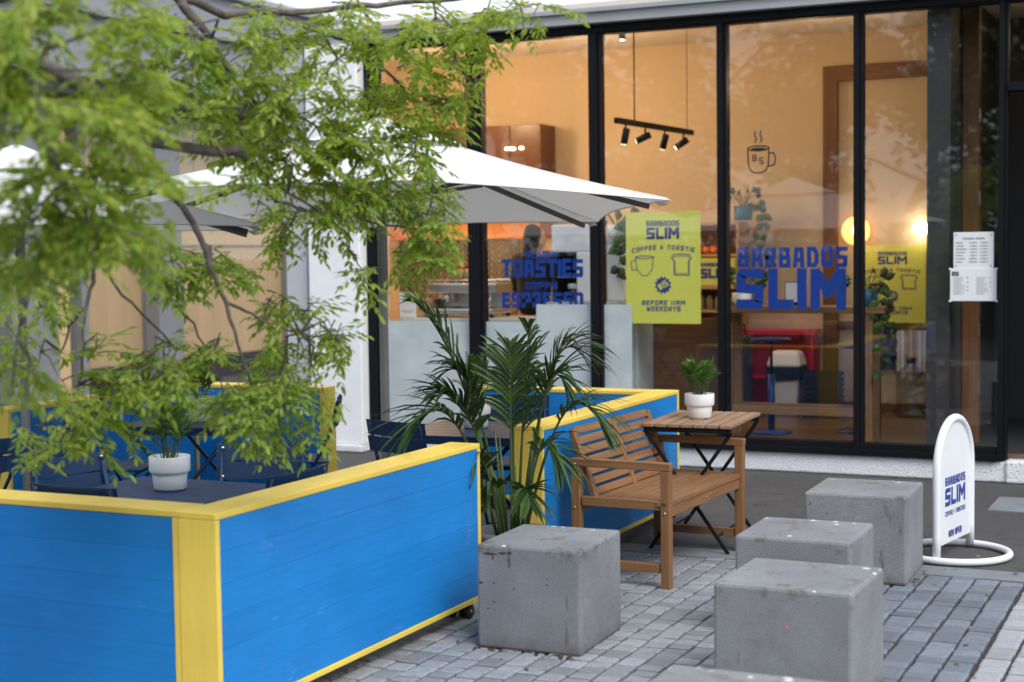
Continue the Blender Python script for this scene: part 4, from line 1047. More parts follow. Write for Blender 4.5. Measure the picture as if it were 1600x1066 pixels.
for k in range(5): pr += [(.13,.05+k*.055),(.122,.065+k*.055),(.13,.08+k*.055)]
pr += [(.128,.35),(.09,.41),(.04,.44),(.035,.50),(.001,.50)]
m = MB(); m.lathe(pr, n=28); m.build('body', M['clear'], t); m = MB(); m.lathe([(.04,.465),(.04,.505),(.001,.51)], n=20); m.build('cap', M['stool'], t)
t = thing('apron', 'crumpled blue apron hanging from the wall rail', 'apron', (-2.72,13.36,.58)); m = MB()
nn = 12
vs = [(-.11+.22*i/nn*(1-.15*(j % 2)), -.03-.018*math.sin(i*1.3+j*.5), .36-.06*j) for j in range(7) for i in range(nn+1)]
m.add(vs, [(j*(nn+1)+i,j*(nn+1)+i+1,(j+1)*(nn+1)+i+1,(j+1)*(nn+1)+i) for j in range(6) for i in range(nn)], True); m.build('cloth', M['stool'], t)
for i, (x, mt) in enumerate(((-2.58,'paper'),(-2.50,'warm_wall'),(-2.42,'paper'))):
    m = MB(); vs = [(x-.04+.08*a/8, 13.35-.015*math.sin(a*1.4+i)-.01, .92-.09*j) for j in range(5) for a in range(9)]
    m.add(vs, [(j*9+a,j*9+a+1,(j+1)*9+a+1,(j+1)*9+a) for j in range(4) for a in range(8)], True)
    tag(m.build('tea_towel', M[mt]), ('white cloth hanging next to the blue apron','beige cloth hanging in the middle of the wall rail','white cloth hanging next to the dark partition')[i], 'cloth')

def sconce(label, loc, r, mat, ball):
    t = thing('wall_lamp', label, 'lamp', loc)
    m = MB(); n = 28; pr = [(.02,0),(r*.6,.02),(r*.95,.05),(r,.07),(r*.9,.085),(.001,.09)]
    vs = []
    for rr, d in pr:
        for j in range(n): vs.append((rr*math.cos(6.2832*j/n), -d, rr*math.sin(6.2832*j/n)))
    m.add(vs, [(i*n+j,i*n+(j+1) % n,(i+1)*n+(j+1) % n,(i+1)*n+j) for i in range(len(pr)-1) for j in range(n)], True); m.build('shade', mat, t)
    m = MB(); m.lathe([(ball*math.sin(math.pi*k/12)+.0005, -ball*math.cos(math.pi*k/12)) for k in range(13)], (ball*.55,-.13,0), n=20); m.build('bulb', M['lamp_white'], t)
    m = MB(); m.tube([(ball*.55,-.13,0),(0,-.0,0)], .01, 8); m.build('arm', M['black_metal'], t)
sconce('amber disc wall lamp with a glowing bulb beside the portal post', (-2.98,13.41,1.79), .125, M['lamp_amber'], .045)
sconce('small round white lamp glowing at the edge of the dark partition', (-2.44,13.41,1.80), .05, M['lamp_white'], .062)

def spot(t, p, d, par=None):
    d = V(d).normalized(); p = V(p)
    m = MB(); m.tube([p, p+d*.125], .0285, 18); b = m.build('spot', M['black_metal'], par or t)
    m = MB(); m.tube([p+d*.1255, p+d*.127], .0235, 18); m.build('lens', M['spot_lens'], b)
    return b
t = thing('track_light', 'black track light with four angled spots hanging from the ceiling', 'lamp', (-4.31,11.92,2.66))
m = MB(); m.bar((-.05,-.78,0),(.05,.78,0), .035, .045); m.build('track', M['black_metal'], t, .003)
m = MB(); m.tube([(-.02,-.45,.02),(-.02,-.45,.90)], .006, 8); m.build('rod', M['black_metal'], t)
m = MB(); m.tube([(.045,.66,.02),(.045,.66,.90)], .0025, 6); m.build('cable', M['black_metal'], t)
for y, d in ((-.60,(-.25,.1,-1)),(-.22,(-.95,-.2,-.42)),(.18,(-.3,.1,-1)),(.58,(-.85,-.3,-.62))):
    x = y*.064; m = MB(); m.tube([(x,y,-.02),(x,y,-.085)], .008, 8); m.build('stem', M['black_metal'], t)
    d = V(d).normalized(); spot(t, V(x,y,-.095)-d*.045, d)
t = thing('ceiling_spots', 'pair of black ceiling spots behind the window head', 'lamp', (-4.80,12.2,3.559))
for x in (-.10,.09): spot(t, (x,0,-.001), (0,0,-1))
t = thing('glow_tubes', 'pair of small glowing tubes on the dark cupboard front', 'lamp', (-6.13,13.052,2.62))
m = MB(); m.tube([(-.10,0,0),(.0,0,-.004)], .013, 10); m.build('tube', M['spot_lens'], t); m = MB(); m.tube([(.05,0,0),(.085,0,0)], .013, 10); m.build('tube', M['spot_lens'], t)  # two short emissive tubes on the cupboard front

# counter things
t = thing('espresso_machine', 'steel espresso machine on the counter in front of the herringbone tiles', 'coffee machine', (-5.86,11.50,1.101))
m = MB(); m.box(-.33,.33,-.20,.20,.03,.075); m.box(-.31,.31,.04,.19,.075,.26); m.box(-.33,.33,-.12,.20,.20,.285); m.build('body', M['steel'], t, .012)
m = MB()
for x in (-.30,.30):
    for y in (-.16,.16): m.tube([(x,y,0),(x,y,.04)], .018, 10)
m.build('foot', M['black'], t)
for x in (-.17,.12):
    m = MB(); m.lathe([(.001,.125),(.034,.125),(.036,.15),(.036,.20)], (x,-.06,0), n=20); m.build('group_head', M['steel'], t); m = MB(); m.tube([(x,-.08,.14),(x+.02,-.22,.127)], [.010,.013], 10); m.build('handle', M['black'], t)
m = MB(); m.tube([(-.31,-.11,.31),(.31,-.11,.31)], .006, 8); m.tube([(-.31,.18,.31),(.31,.18,.31)], .006, 8)
for x in (-.31,.31): m.tube([(x,-.11,.28),(x,-.11,.31)], .006, 8); m.tube([(x,.18,.28),(x,.18,.31)], .006, 8)
m.build('cup_rail', M['steel'], t)
m = MB(); m.tube([(.27,-.1,.22),(.285,-.16,.16),(.28,-.17,.08)], .005, 8); m.build('steam_wand', M['steel'], t)
for i, (x, c) in enumerate(((-6.02,'red'),(-5.94,'orange'),(-5.87,'red'))):
    t = thing('sauce_bottle', ('red capped sauce bottle, first on the coffee machine','orange capped sauce bottle between two red ones on the machine','red capped sauce bottle beside the mullion on the machine')[i], 'bottle', (x,11.52,1.387))
    m = MB(); m.lathe([(.001,0),(.03,0),(.03,.10),(.022,.12)], n=16); m.build('body', M['plastic_jar'], t); m = MB(); m.lathe([(.023,.12),(.02,.15),(.006,.175),(.001,.175)], n=16); m.build('cap', M[c], t)
t = thing('tap', 'curved steel tap standing beside the coffee machine', 'tap', (-5.36,12.1,1.11)); m = MB(); m.tube([(0,0,-.92),(0,0,.12)]+[(.05-.05*math.cos(a),0,.12+.06*math.sin(a)) for a in [math.pi*i/10 for i in range(1,11)]]+[(.10,0,.05)], .011, 10); m.build('spout', M['steel'], t)
t = thing('card_stand', 'small white counter card with pink print beside the shop window frame', 'card', (-6.29,11.22,1.101), R(8))
m = MB(); m.box(-.075,.075,0,.006,0,.215); sh = m.build('card', M['paper'], t, .004); q = Plane((0,-.0008,0), (1,0,0), (0,0,1), (0,-1,0)); m = MB()
stroke(m, q, [(-.02,.185),(-.008,.192),(0,.182),(.008,.192),(.02,.185),(0,.165)], .006, .0003, True)
for z, w in ((.150,.045),(.142,.032),(.06,.05),(.05,.05),(.04,.03)): rect(m, q, -w, w, z, z+.003, .0004)
m.build('print', M['pink_ink'], sh); m = MB(); m.box(-.05,.05,-.02,.05,-.0005,.006); m.build('foot', M['pine'], t)
t = thing('white_oven', 'white boxy appliance with an open bay on the higher counter', 'appliance', (-4.78,11.50,1.239))
m = MB(); m.box(-.24,.17,-.14,.14,.40,.62); m.build('top_box', M['white_plastic'], t, .01)
m = MB(); m.box(-.02,.17,-.14,.14,0,.3995); m.build('side_box', M['white_plastic'], t, .01)
m = MB(); m.box(-.24,-.205,-.13,.13,0,.3995); m.box(-.204,-.021,.10,.13,.0,.3995); m.build('bay', M['black'], t)
m = MB(); m.box(-.204,-.021,-.12,.099,.19,.2); m.build('shelf', M['steel'], t)
t = thing('milk_jug', 'white lidded tub inside the open bay of the white appliance', 'tub', (-4.86,11.46,1.239)); m = MB(); m.lathe([(.001,0),(.045,0),(.05,.10)], n=20); m.build('body', M['clear'], t); m = MB(); m.lathe([(.055,.10),(.055,.14),(.001,.145)], n=20); m.build('lid', M['pot'], t)
t = thing('grinder', 'tall pale coffee grinder on the counter behind the trailing leaves', 'coffee grinder', (-4.48,11.50,1.239)); m = MB(); m.box(-.07,.07,-.10,.10,0,.46); m.build('body', M['white_plastic'], t, .012); m = MB(); m.box(-.085,.085,-.10,.10,.461,.50); m.build('lid', M['steel'], t, .004); m = MB(); m.tube([(.02,-.10,.20),(.07,-.13,.22),(.13,-.15,.17)], .012, 10); m.build('lever', M['black'], t)
t = thing('cup_box', 'brown cardboard box behind the counter card', 'box', (-6.24,11.48,1.101)); m = MB(); m.box(-.09,.09,-.1,.1,0,.15); m.build('carton', M['pine'], t, .004); m = MB(); m.box(-.092,.092,-.02,.02,.1505,.1515); m.build('tape', M['amber'], t)

# ------------------------------------------------------------------ the barista, seen from behind
def skin_mesh(name, joints, edges, mat, parent, root=0, lev=2):
    me = bpy.data.meshes.new(name); me.from_pydata([j[0] for j in joints], edges, []); me.materials.append(mat)
    o = bpy.data.objects.new(name, me); COL.objects.link(o); o.parent = parent
    o.modifiers.new('skin', 'SKIN')
    sv = me.skin_vertices[0].data
    for i, j in enumerate(joints):
        rr = j[1] if isinstance(j[1], tuple) else (j[1], j[1]); sv[i].radius = rr; sv[i].use_root = (i == root)
    s = o.modifiers.new('smooth', 'SUBSURF'); s.levels = lev; s.render_levels = lev
    o.modifiers['skin'].use_smooth_shade = True
    return o
pb = thing('person', 'person in a black hooded jacket seen from behind, working at the counter', 'person', (-5.56,12.20,.19), R(-8))
J = [((0,0,.93),(.15,.11)),((0,.0,1.10),(.13,.10)),((0,.02,1.28),(.16,.105)),((0,.015,1.40),(.13,.08)),((0,.02,1.46),(.05,.052)),((0,.045,1.53),(.07,.085)),((0,.05,1.60),(.075,.095)),((0,.04,1.665),(.055,.065)),((0,.155,1.545),(.012,.012))]
E_ = [(0,1),(1,2),(2,3),(3,4),(4,5),(5,6),(6,7),(5,8)]
for s in (-1,1):
    k = len(J)
    J += [((s*.17,.02,1.38),.052),((s*.21,.06,1.12),.042),((s*.13,.28,1.05),.032),((s*.12,.34,1.04),(.034,.016)),((s*.12,.375,1.035),(.036,.014))]
    E_ += [(3,k),(k,k+1),(k+1,k+2),(k+2,k+3),(k+3,k+4)]
    for f_ in range(4):
        a = len(J); x = s*.12+(-.024+.016*f_); ln = (.062,.072,.068,.052)[f_]
        J += [((x,.40,1.032),.0085),((x,.40+ln*.6,1.022),.0075),((x,.40+ln*.9,1.0),.006)]; E_ += [(k+4,a),(a,a+1),(a+1,a+2)]
    a = len(J); J += [((s*.12-s*.045,.36,1.03),.009),((s*.12-s*.058,.395,1.015),.007)]; E_ += [(k+3,a),(a,a+1)]
    k = len(J); J += [((s*.09,.0,.84),.082),((s*.10,.02,.47),.058),((s*.10,-.01,.09),.040),((s*.105,.10,.035),(.036,.03)),((s*.105,.17,.03),.026)]
    E_ += [(0,k),(k,k+1),(k+1,k+2),(k+2,k+3),(k+3,k+4)]
skin_mesh('body', J, E_, M['skin'], pb)
J = [((0,0,.86),(.185,.145)),((0,0,1.05),(.17,.135)),((0,.01,1.28),(.185,.13)),((0,.01,1.40),(.15,.10)),((0,-.015,1.455),(.085,.085))]; E_ = [(0,1),(1,2),(2,3),(3,4)]
for s in (-1,1):
    k = len(J); J += [((s*.18,.02,1.385),.07),((s*.225,.06,1.12),.058),((s*.135,.27,1.05),.045)]; E_ += [(3,k),(k,k+1),(k+1,k+2)]
skin_mesh('jacket', J, E_, M['hoodie'], pb)
skin_mesh('hood', [((0,-.10,1.36),(.09,.05)),((-.09,-.07,1.43),.055),((.09,-.07,1.43),.055),((0,-.095,1.46),(.07,.055))], [(0,3),(3,1),(3,2)], M['hoodie'], pb, 3)
J = []; E_ = []
for s in (-1,1):
    k = len(J); J += [((s*.09,.0,.88),.10),((s*.10,.02,.47),.072),((s*.10,-.01,.10),.06)]; E_ += [(k,k+1),(k+1,k+2)]
    if s > 0: E_.append((0,k))
skin_mesh('trousers', J, E_, M['trouser'], pb)
skin_mesh('hair', [((0,.02,1.69),(.075,.08)),((0,-.02,1.62),(.09,.075)),((0,-.055,1.50),(.085,.05)),((0,-.085,1.34),(.07,.03)),((0,-.09,1.22),(.04,.02))], [(0,1),(1,2),(2,3),(3,4)], M['hair'], pb)
SPRAY = 0.31
CLUSTERS = [(-2.49, 2.73, 2.21, 0.16, 0.07, 40), (-2.45, 2.98, 2.23, 0.14, 0.08, 34), (-2.47, 2.62, 2.07, 0.07, 0.09, 22), (-2.35, 2.68, 1.99, 0.11, 0.06, 30), (-2.49, 3.06, 2.11, 0.11, 0.09, 28), (-2.49, 2.72, 1.93, 0.07, 0.04, 10), (-2.41, 2.87, 1.93, 0.12, 0.06, 22), (-2.41, 2.75, 1.82, 0.13, 0.07, 26), (-2.43, 2.96, 1.85, 0.09, 0.06, 22), (-2.51, 2.69, 1.74, 0.09, 0.07, 24), (-2.46, 2.83, 1.73, 0.14, 0.06, 30), (-2.5, 3.03, 1.74, 0.08, 0.06, 18), (-2.63, 2.86, 1.65, 0.11, 0.05, 20), (-2.57, 3.0, 1.66, 0.11, 0.04, 18), (-2.84, 3.8, 2.34, 0.14, 0.1, 30), (-2.87, 3.77, 2.2, 0.1, 0.08, 18), (-2.86, 4.01, 2.25, 0.11, 0.09, 22), (-2.83, 4.01, 2.11, 0.1, 0.09, 26), (-2.8, 4.15, 2.35, 0.14, 0.09, 28), (-2.78, 4.15, 2.16, 0.12, 0.1, 30), (-2.89, 4.19, 1.86, 0.05, 0.11, 14), (-2.92, 3.74, 2.06, 0.03, 0.08, 6), (-2.86, 3.88, 2.06, 0.04, 0.03, 4), (-2.83, 4.22, 1.96, 0.13, 0.11, 34), (-2.7, 4.43, 2.45, 0.15, 0.06, 22), (-2.59, 4.58, 2.39, 0.15, 0.09, 26), (-2.5, 4.74, 2.43, 0.18, 0.1, 36), (-2.34, 4.82, 2.45, 0.13, 0.08, 26), (-2.24, 4.87, 2.47, 0.08, 0.07, 12), (-2.48, 4.74, 2.32, 0.11, 0.07, 14), (-2.61, 4.57, 2.26, 0.13, 0.08, 18), (-2.74, 4.4, 2.26, 0.12, 0.09, 18), (-2.76, 4.28, 2.36, 0.11, 0.08, 16), (-2.71, 4.51, 2.14, 0.18, 0.09, 30), (-2.6, 4.68, 2.17, 0.13, 0.08, 22), (-2.48, 4.73, 2.16, 0.1, 0.06, 12), (-2.41, 4.77, 2.19, 0.04, 0.05, 5), (-2.77, 4.37, 2.05, 0.15, 0.1, 34), (-2.69, 4.51, 1.99, 0.18, 0.1, 40), (-2.6, 4.67, 2.02, 0.13, 0.1, 28), (-2.68, 4.62, 1.86, 0.13, 0.08, 24), (-2.79, 4.46, 1.88, 0.13, 0.09, 30), (-2.56, 4.79, 1.9, 0.09, 0.09, 14), (-2.55, 4.78, 1.76, 0.08, 0.08, 14), (-2.64, 4.74, 1.8, 0.09, 0.07, 14), (-2.83, 4.32, 1.79, 0.09, 0.05, 12), (-2.64, 4.73, 1.66, 0.1, 0.08, 18), (-2.57, 4.77, 1.63, 0.06, 0.05, 8), (-2.72, 4.58, 1.57, 0.05, 0.05, 7), (-2.92, 4.38, 1.72, 0.07, 0.05, 7), (-2.8, 4.44, 1.74, 0.07, 0.03, 5), (-3.15, 4.05, 1.65, 0.13, 0.07, 24), (-3.04, 4.1, 1.65, 0.11, 0.09, 24), (-3.16, 3.93, 1.59, 0.06, 0.04, 4), (-2.9, 4.27, 1.49, 0.08, 0.04, 5), (-2.86, 4.4, 1.45, 0.11, 0.07, 14), (-2.78, 4.43, 1.4, 0.08, 0.05, 7), (-2.88, 4.38, 1.33, 0.13, 0.08, 20), (-2.75, 4.44, 1.34, 0.04, 0.04, 4), (-2.93, 4.35, 1.23, 0.12, 0.09, 26), (-2.83, 4.4, 1.23, 0.06, 0.06, 7), (-3.09, 4.17, 1.35, 0.11, 0.06, 10), (-3.13, 4.15, 1.28, 0.13, 0.06, 18), (-3.22, 3.99, 1.31, 0.14, 0.06, 18), (-2.99, 4.2, 1.16, 0.13, 0.07, 24), (-2.95, 4.33, 1.13, 0.11, 0.06, 20), (-2.85, 4.38, 1.13, 0.07, 0.06, 9), (-3.04, 4.18, 1.17, 0.09, 0.05, 15), (-2.96, 4.21, 1.06, 0.09, 0.03, 6), (-3.31, 3.84, 1.33, 0.1, 0.06, 10), (-3.41, 3.7, 1.49, 0.09, 0.1, 18), (-3.42, 3.68, 1.33, 0.1, 0.07, 10), (-3.36, 3.81, 1.22, 0.17, 0.07, 24), (-3.24, 3.87, 1.2, 0.1, 0.07, 18), (-3.42, 3.78, 1.14, 0.12, 0.06, 14), (-3.47, 3.75, 1.09, 0.1, 0.03, 7), (-3.3, 3.83, 1.11, 0.12, 0.06, 18), (-3.37, 3.79, 1.06, 0.06, 0.03, 6), (-3.18, 4.01, 1.23, 0.05, 0.03, 3), (-2.76, 2.88, 1.34, 0.04, 0.05, 5), (-3.34, 3.51, 1.58, 0.06, 0.1, 10)]
BRANCHES = [[(-2.691, 2.634, 2.113, 0.032), (-2.597, 2.674, 2.038, 0.027), (-2.53, 2.703, 1.993, 0.022), (-2.486, 2.719, 1.926, 0.018), (-2.455, 2.73, 1.867, 0.014), (-2.448, 2.784, 1.787, 0.009)], [(-3.201, 3.069, 2.279, 0.034), (-3.15, 3.201, 2.239, 0.03), (-3.061, 3.352, 2.206, 0.026), (-3.048, 3.576, 2.135, 0.023), (-3.018, 3.694, 2.028, 0.021), (-2.949, 3.779, 1.986, 0.019), (-2.859, 3.876, 1.97, 0.017), (-2.802, 3.959, 1.98, 0.012)], [(-2.859, 3.876, 1.97, 0.012), (-2.832, 4.0, 1.965, 0.009), (-2.826, 4.109, 1.913, 0.006), (-2.811, 4.224, 1.855, 0.005), (-2.75, 4.358, 1.771, 0.004)], [(-3.048, 3.576, 2.135, 0.014), (-3.0, 3.7, 1.999, 0.012), (-2.987, 3.757, 1.934, 0.011), (-2.987, 3.861, 1.825, 0.011), (-2.968, 3.921, 1.754, 0.011), (-2.945, 3.978, 1.617, 0.009), (-2.933, 4.032, 1.499, 0.007), (-2.923, 4.083, 1.355, 0.005), (-2.913, 4.134, 1.226, 0.004)], [(-2.826, 4.109, 1.913, 0.006), (-2.849, 4.204, 1.83, 0.006), (-2.789, 4.341, 1.785, 0.005), (-2.734, 4.477, 1.788, 0.005), (-2.675, 4.614, 1.747, 0.004), (-2.578, 4.714, 1.732, 0.003)], [(-3.051, 3.712, 2.541, 0.022), (-2.964, 3.858, 2.45, 0.018), (-2.894, 3.938, 2.323, 0.012), (-2.868, 3.999, 2.228, 0.009), (-2.838, 4.064, 2.152, 0.006), (-2.795, 4.134, 2.067, 0.004)], [(-2.964, 3.858, 2.45, 0.016), (-2.949, 4.085, 2.426, 0.014), (-2.895, 4.222, 2.444, 0.012), (-2.817, 4.371, 2.463, 0.011), (-2.688, 4.49, 2.486, 0.01), (-2.561, 4.663, 2.517, 0.008), (-2.404, 4.794, 2.538, 0.006)], [(-2.761, 4.282, 2.39, 0.007), (-2.748, 4.399, 2.384, 0.007), (-2.716, 4.469, 2.378, 0.007), (-2.682, 4.538, 2.34, 0.005), (-2.649, 4.554, 2.333, 0.005), (-2.625, 4.567, 2.366, 0.003)], [(-2.716, 4.469, 2.378, 0.006), (-2.632, 4.558, 2.274, 0.005), (-2.56, 4.695, 2.151, 0.004), (-2.422, 4.82, 2.22, 0.002)], [(-3.255, 3.788, 1.794, 0.008), (-3.286, 3.822, 1.694, 0.007), (-3.322, 3.852, 1.57, 0.007), (-3.339, 3.839, 1.492, 0.006), (-3.387, 3.812, 1.427, 0.004), (-3.41, 3.796, 1.345, 0.003)], [(-3.339, 3.839, 1.492, 0.005), (-3.345, 3.828, 1.365, 0.004), (-3.355, 3.815, 1.241, 0.003), (-3.346, 3.813, 1.138, 0.002)], [(-3.285, 3.819, 1.653, 0.005), (-3.254, 3.883, 1.559, 0.005), (-3.211, 3.953, 1.463, 0.004), (-3.147, 4.032, 1.355, 0.003)], [(-3.143, 3.938, 1.588, 0.004), (-3.133, 3.994, 1.514, 0.004), (-3.091, 4.063, 1.422, 0.004), (-3.062, 4.124, 1.308, 0.003), (-3.052, 4.176, 1.175, 0.002)], [(-2.933, 4.032, 1.499, 0.006), (-2.929, 4.142, 1.468, 0.005), (-2.91, 4.204, 1.427, 0.004), (-2.85, 4.341, 1.384, 0.003)], [(-2.744, 4.471, 1.762, 0.003), (-2.753, 4.516, 1.663, 0.003), (-2.744, 4.571, 1.596, 0.002)], [(-2.578, 4.714, 1.732, 0.003), (-2.591, 4.759, 1.66, 0.002)], [(-3.113, 3.644, 1.962, 0.01), (-3.183, 3.716, 1.87, 0.009), (-3.255, 3.788, 1.794, 0.008)]]

# ------------------------------------------------------------------ the street tree (its trunk stands outside the frame)
tree = thing('street_tree', 'bright green street tree with drooping feathery branches hanging over the seating', 'tree', (-3.95,2.75,0))
b0 = tree.location
def rel(p): return V(p)-b0
m = MB()
m.tube([rel((-3.95,2.75,0)),rel((-3.96,2.76,.15)),rel((-3.93,2.75,.8)),rel((-3.86,2.79,1.5)),rel((-3.74,2.84,2.0))], [.17,.13,.112,.10,.085], 14)
m.build('trunk', M['bark'], tree)
m = MB()
limb = V(-3.74,2.84,1.98)
for k, br in enumerate(BRANCHES):
    pts = [V(b[:3]) for b in br]; rr = [b[3] for b in br]
    if k in (0,1,5): # limbs that leave the trunk
        mid = limb.lerp(pts[0], .5)+V(0,0,.10); pts = [limb-V(0,0,.12), mid]+pts; rr = [.05,.042]+rr
    P = []; Q = []
    for i in range(len(pts)-1):
        for j in range(3):
            a = j/3; c = pts[i].lerp(pts[i+1], a)
            if i or j: c += V(random.uniform(-1,1),random.uniform(-1,1),random.uniform(-1,1))*.006
            P.append(c); Q.append(rr[i]*(1-a)+rr[i+1]*a)
    P.append(pts[-1]); Q.append(rr[-1]); m.tube([rel(p) for p in P], Q, 8)
lv = MB(); tw = m
def leaflet(p, d, ln, w):
    d = d.normalized(); u = V(random.uniform(-.5,.5),random.uniform(-.5,.5),1)
    s = d.cross(u)
    if s.length < .05: s = V(1,0,0)
    s.normalize(); n = s.cross(d)
    cup = random.uniform(-.25,.25)*w; bend = random.uniform(-.25,.05)*ln
    a = p+d*ln*.32; b = p+d*ln*.68+n*bend*.4; t = p+d*ln+n*bend
    lv.add([p, a+s*w*.46+n*cup, b+s*w*.40+n*cup, t, b-s*w*.40+n*cup, a-s*w*.46+n*cup, a, b],
           [(0,6,1),(1,6,7,2),(2,7,3),(3,7,4),(4,7,6,5),(5,6,0)])
def spray(p, d, ln):
    """a drooping twig with feather leaves in alternating pairs"""
    pts = [p]; c = p.copy(); dd = d.normalized(); n = 5
    for i in range(n):
        dd = (dd+V(random.uniform(-.2,.2),random.uniform(-.2,.2),-.10)).normalized(); c = c+dd*(ln/n); pts.append(c)
        side = dd.cross(V(0,0,1))
        if side.length < .1: side = V(1,0,0)
        side.normalize(); roll = random.uniform(-.9,.9)
        for sgn in (-1,1):
            ax = (dd*.7+side*sgn*.75+V(0,0,-.12+roll*sgn*.5)).normalized(); L = random.uniform(.05,.088)
            tip = c+ax*L
            k = random.choice((2,3,3))
            sd = ax.cross(V(random.uniform(-.4,.4),random.uniform(-.4,.4),1)).normalized()
            for j in range(k):
                q = c+ax*(L*(j+.6)/k)
                for s2 in (-1,1): leaflet(q, ax*.7+sd*s2*.72+V(0,0,-.10), random.uniform(.026,.042), random.uniform(.011,.0165))
            leaflet(tip, ax+V(0,0,-.15), random.uniform(.031,.046), .0155)
    tw.tube([rel(q) for q in pts], [.0028,.0024,.002,.0016,.0012,.0008], 4)
ALLP = [V(b[:3]) for br in BRANCHES for b in br]
for (cx,cy,cz,rx,rz,n) in CLUSTERS:
    c = V(cx,cy,cz); q = min(ALLP, key=lambda p: (p-c).length)
    if .05 < (q-c).length < 1.1:
        k1 = q.lerp(c,.4)+V(random.uniform(-.04,.04),random.uniform(-.04,.04),.05); e = c+V(random.uniform(-1,1)*rx*.4,0,-rz*.3)
        pts = [q, k1, q.lerp(c,.8)+V(random.uniform(-.02,.02),0,.02), e]; m.tube([rel(p) for p in pts], [.0055,.0045,.0035,.0018], 6)
        for _ in range(2):
            e2 = c+V(random.uniform(-1,1)*rx*.8,random.uniform(-.1,.1),random.uniform(-1,.3)*rz); m.tube([rel(pts[2]), rel(pts[2].lerp(e2,.5)+V(0,0,.02)), rel(e2)], [.003,.0024,.001], 5)
rt = random.Random(21); random.seed(21)
for (cx,cy,cz,rx,rz,n) in CLUSTERS:
    cc = V(cx,cy,cz)
    for i in range(max(2, int(n*SPRAY))):
        while True:
            o = V(random.uniform(-1,1),random.uniform(-1,1),random.uniform(-1,1))
            if o.length < 1: break
        dep = .26
        p = cc+V(o.x*rx*.9+o.y*dep*-.43, o.y*dep*.9+o.x*rx*.43, o.z*rz)
        d = V(o.x*.9+random.uniform(-.6,.6), o.y*.6+random.uniform(-.6,.6), o.z*.5+random.uniform(-.55,.25))
        spray(p-d.normalized()*.07, d, random.uniform(.10,.17))
lv.v = [tuple(V(p)-b0) for p in lv.v]
m.build('branches', M['bark'], tree)
lv.build('crown', M['ash'], tree)

# ------------------------------------------------------------------ park trees across the street, behind the camera (the glass mirrors them)
def park_tree(seed, h=8.0, w=3.8, n=15000):
    rnd = random.Random(seed); t = thing('park_tree', '', 'tree', (0,0,0), 0, 'park trees across the street, mirrored in the glass')
    m = MB(); m.tube([(0,0,0),(.05,0,h*.2),(0,.08,h*.45),(.1,0,h*.8)], [.18,.14,.09,.03], 10)
    for i in range(7):
        a = i*2.4; z = h*(.28+.07*i); m.tube([(0,.05,z),(math.cos(a)*w*.35,math.sin(a)*w*.35,z+.5),(math.cos(a)*w*.7,math.sin(a)*w*.7,z+.9)], [.05,.03,.012], 7)
    m.build('trunk', M['bark'], t)
    l = MB(); cl = []
    for i in range(60):
        a = rnd.uniform(0,6.28); z = rnd.uniform(.16,1)*h; e = w*(math.sin(math.pi*(.12+.86*(z/h)))**.7)*rnd.uniform(.3,1); cl.append((e*math.cos(a),e*math.sin(a),z,rnd.uniform(.5,1.0)))
    for i in range(n):
        c = rnd.choice(cl); o = V(rnd.gauss(0,.5),rnd.gauss(0,.5),rnd.gauss(0,.42))*c[3]; p = V(c[0],c[1],c[2])+o
        d = V(rnd.uniform(-1,1),rnd.uniform(-1,1),rnd.uniform(-1,.4)).normalized(); s = d.cross(V(rnd.uniform(-1,1),rnd.uniform(-1,1),1)).normalized(); L = rnd.uniform(.16,.30); w2 = L*.5
        l.add([p,p+d*L*.5+s*w2*.5,p+d*L,p+d*L*.5-s*w2*.5], [(0,1,2,3)])
    l.build('crown', M['offscreen_foliage'], t); return t
a_ = park_tree(1); a_.location = (-5.2,-8.0,0); a_['label'] = 'broad dark park tree directly across from the shop window'
again(a_, (-9.6,-9.0,0), R(80), 'park tree standing across from the white pillar')
again(a_, (-14.5,-8.0,0), R(200), 'park tree at the far end of the row across the street')
again(a_, (-1.2,-10.0,0), R(140), 'park tree at the near end of the row, across from the doorway')

hd = thing('offscreen_foliage', 'unseen leafy backdrop added behind the camera to darken the glass reflections', 'offscreen_foliage', (-8,-6.6,0))  # row of greenery added off camera so the glass reflects something dark
m = MB(); m.box(-13,11,-.35,.35,0,1.55); m.build('core', M['soil'], hd)
m = MB(); rh = random.Random(9)
for i in range(9000):
    f = rh.random(); p = V(rh.uniform(-13.1,11.1), .38+rh.uniform(-.06,.1), rh.uniform(.05,1.75)) if f < .75 else V(rh.uniform(-13.1,11.1), rh.uniform(-.4,.4), 1.6+rh.uniform(-.05,.15))
    d = V(rh.uniform(-1,1),rh.uniform(-.3,1),rh.uniform(-1,1)).normalized(); s_ = d.cross(V(rh.uniform(-1,1),rh.uniform(-1,1),1)).normalized(); L = rh.uniform(.07,.14)
    m.add([p,p+d*L*.5+s_*L*.28,p+d*L,p+d*L*.5-s_*L*.28], [(0,1,2,3)])
m.build('foliage', M['offscreen_foliage'], hd)

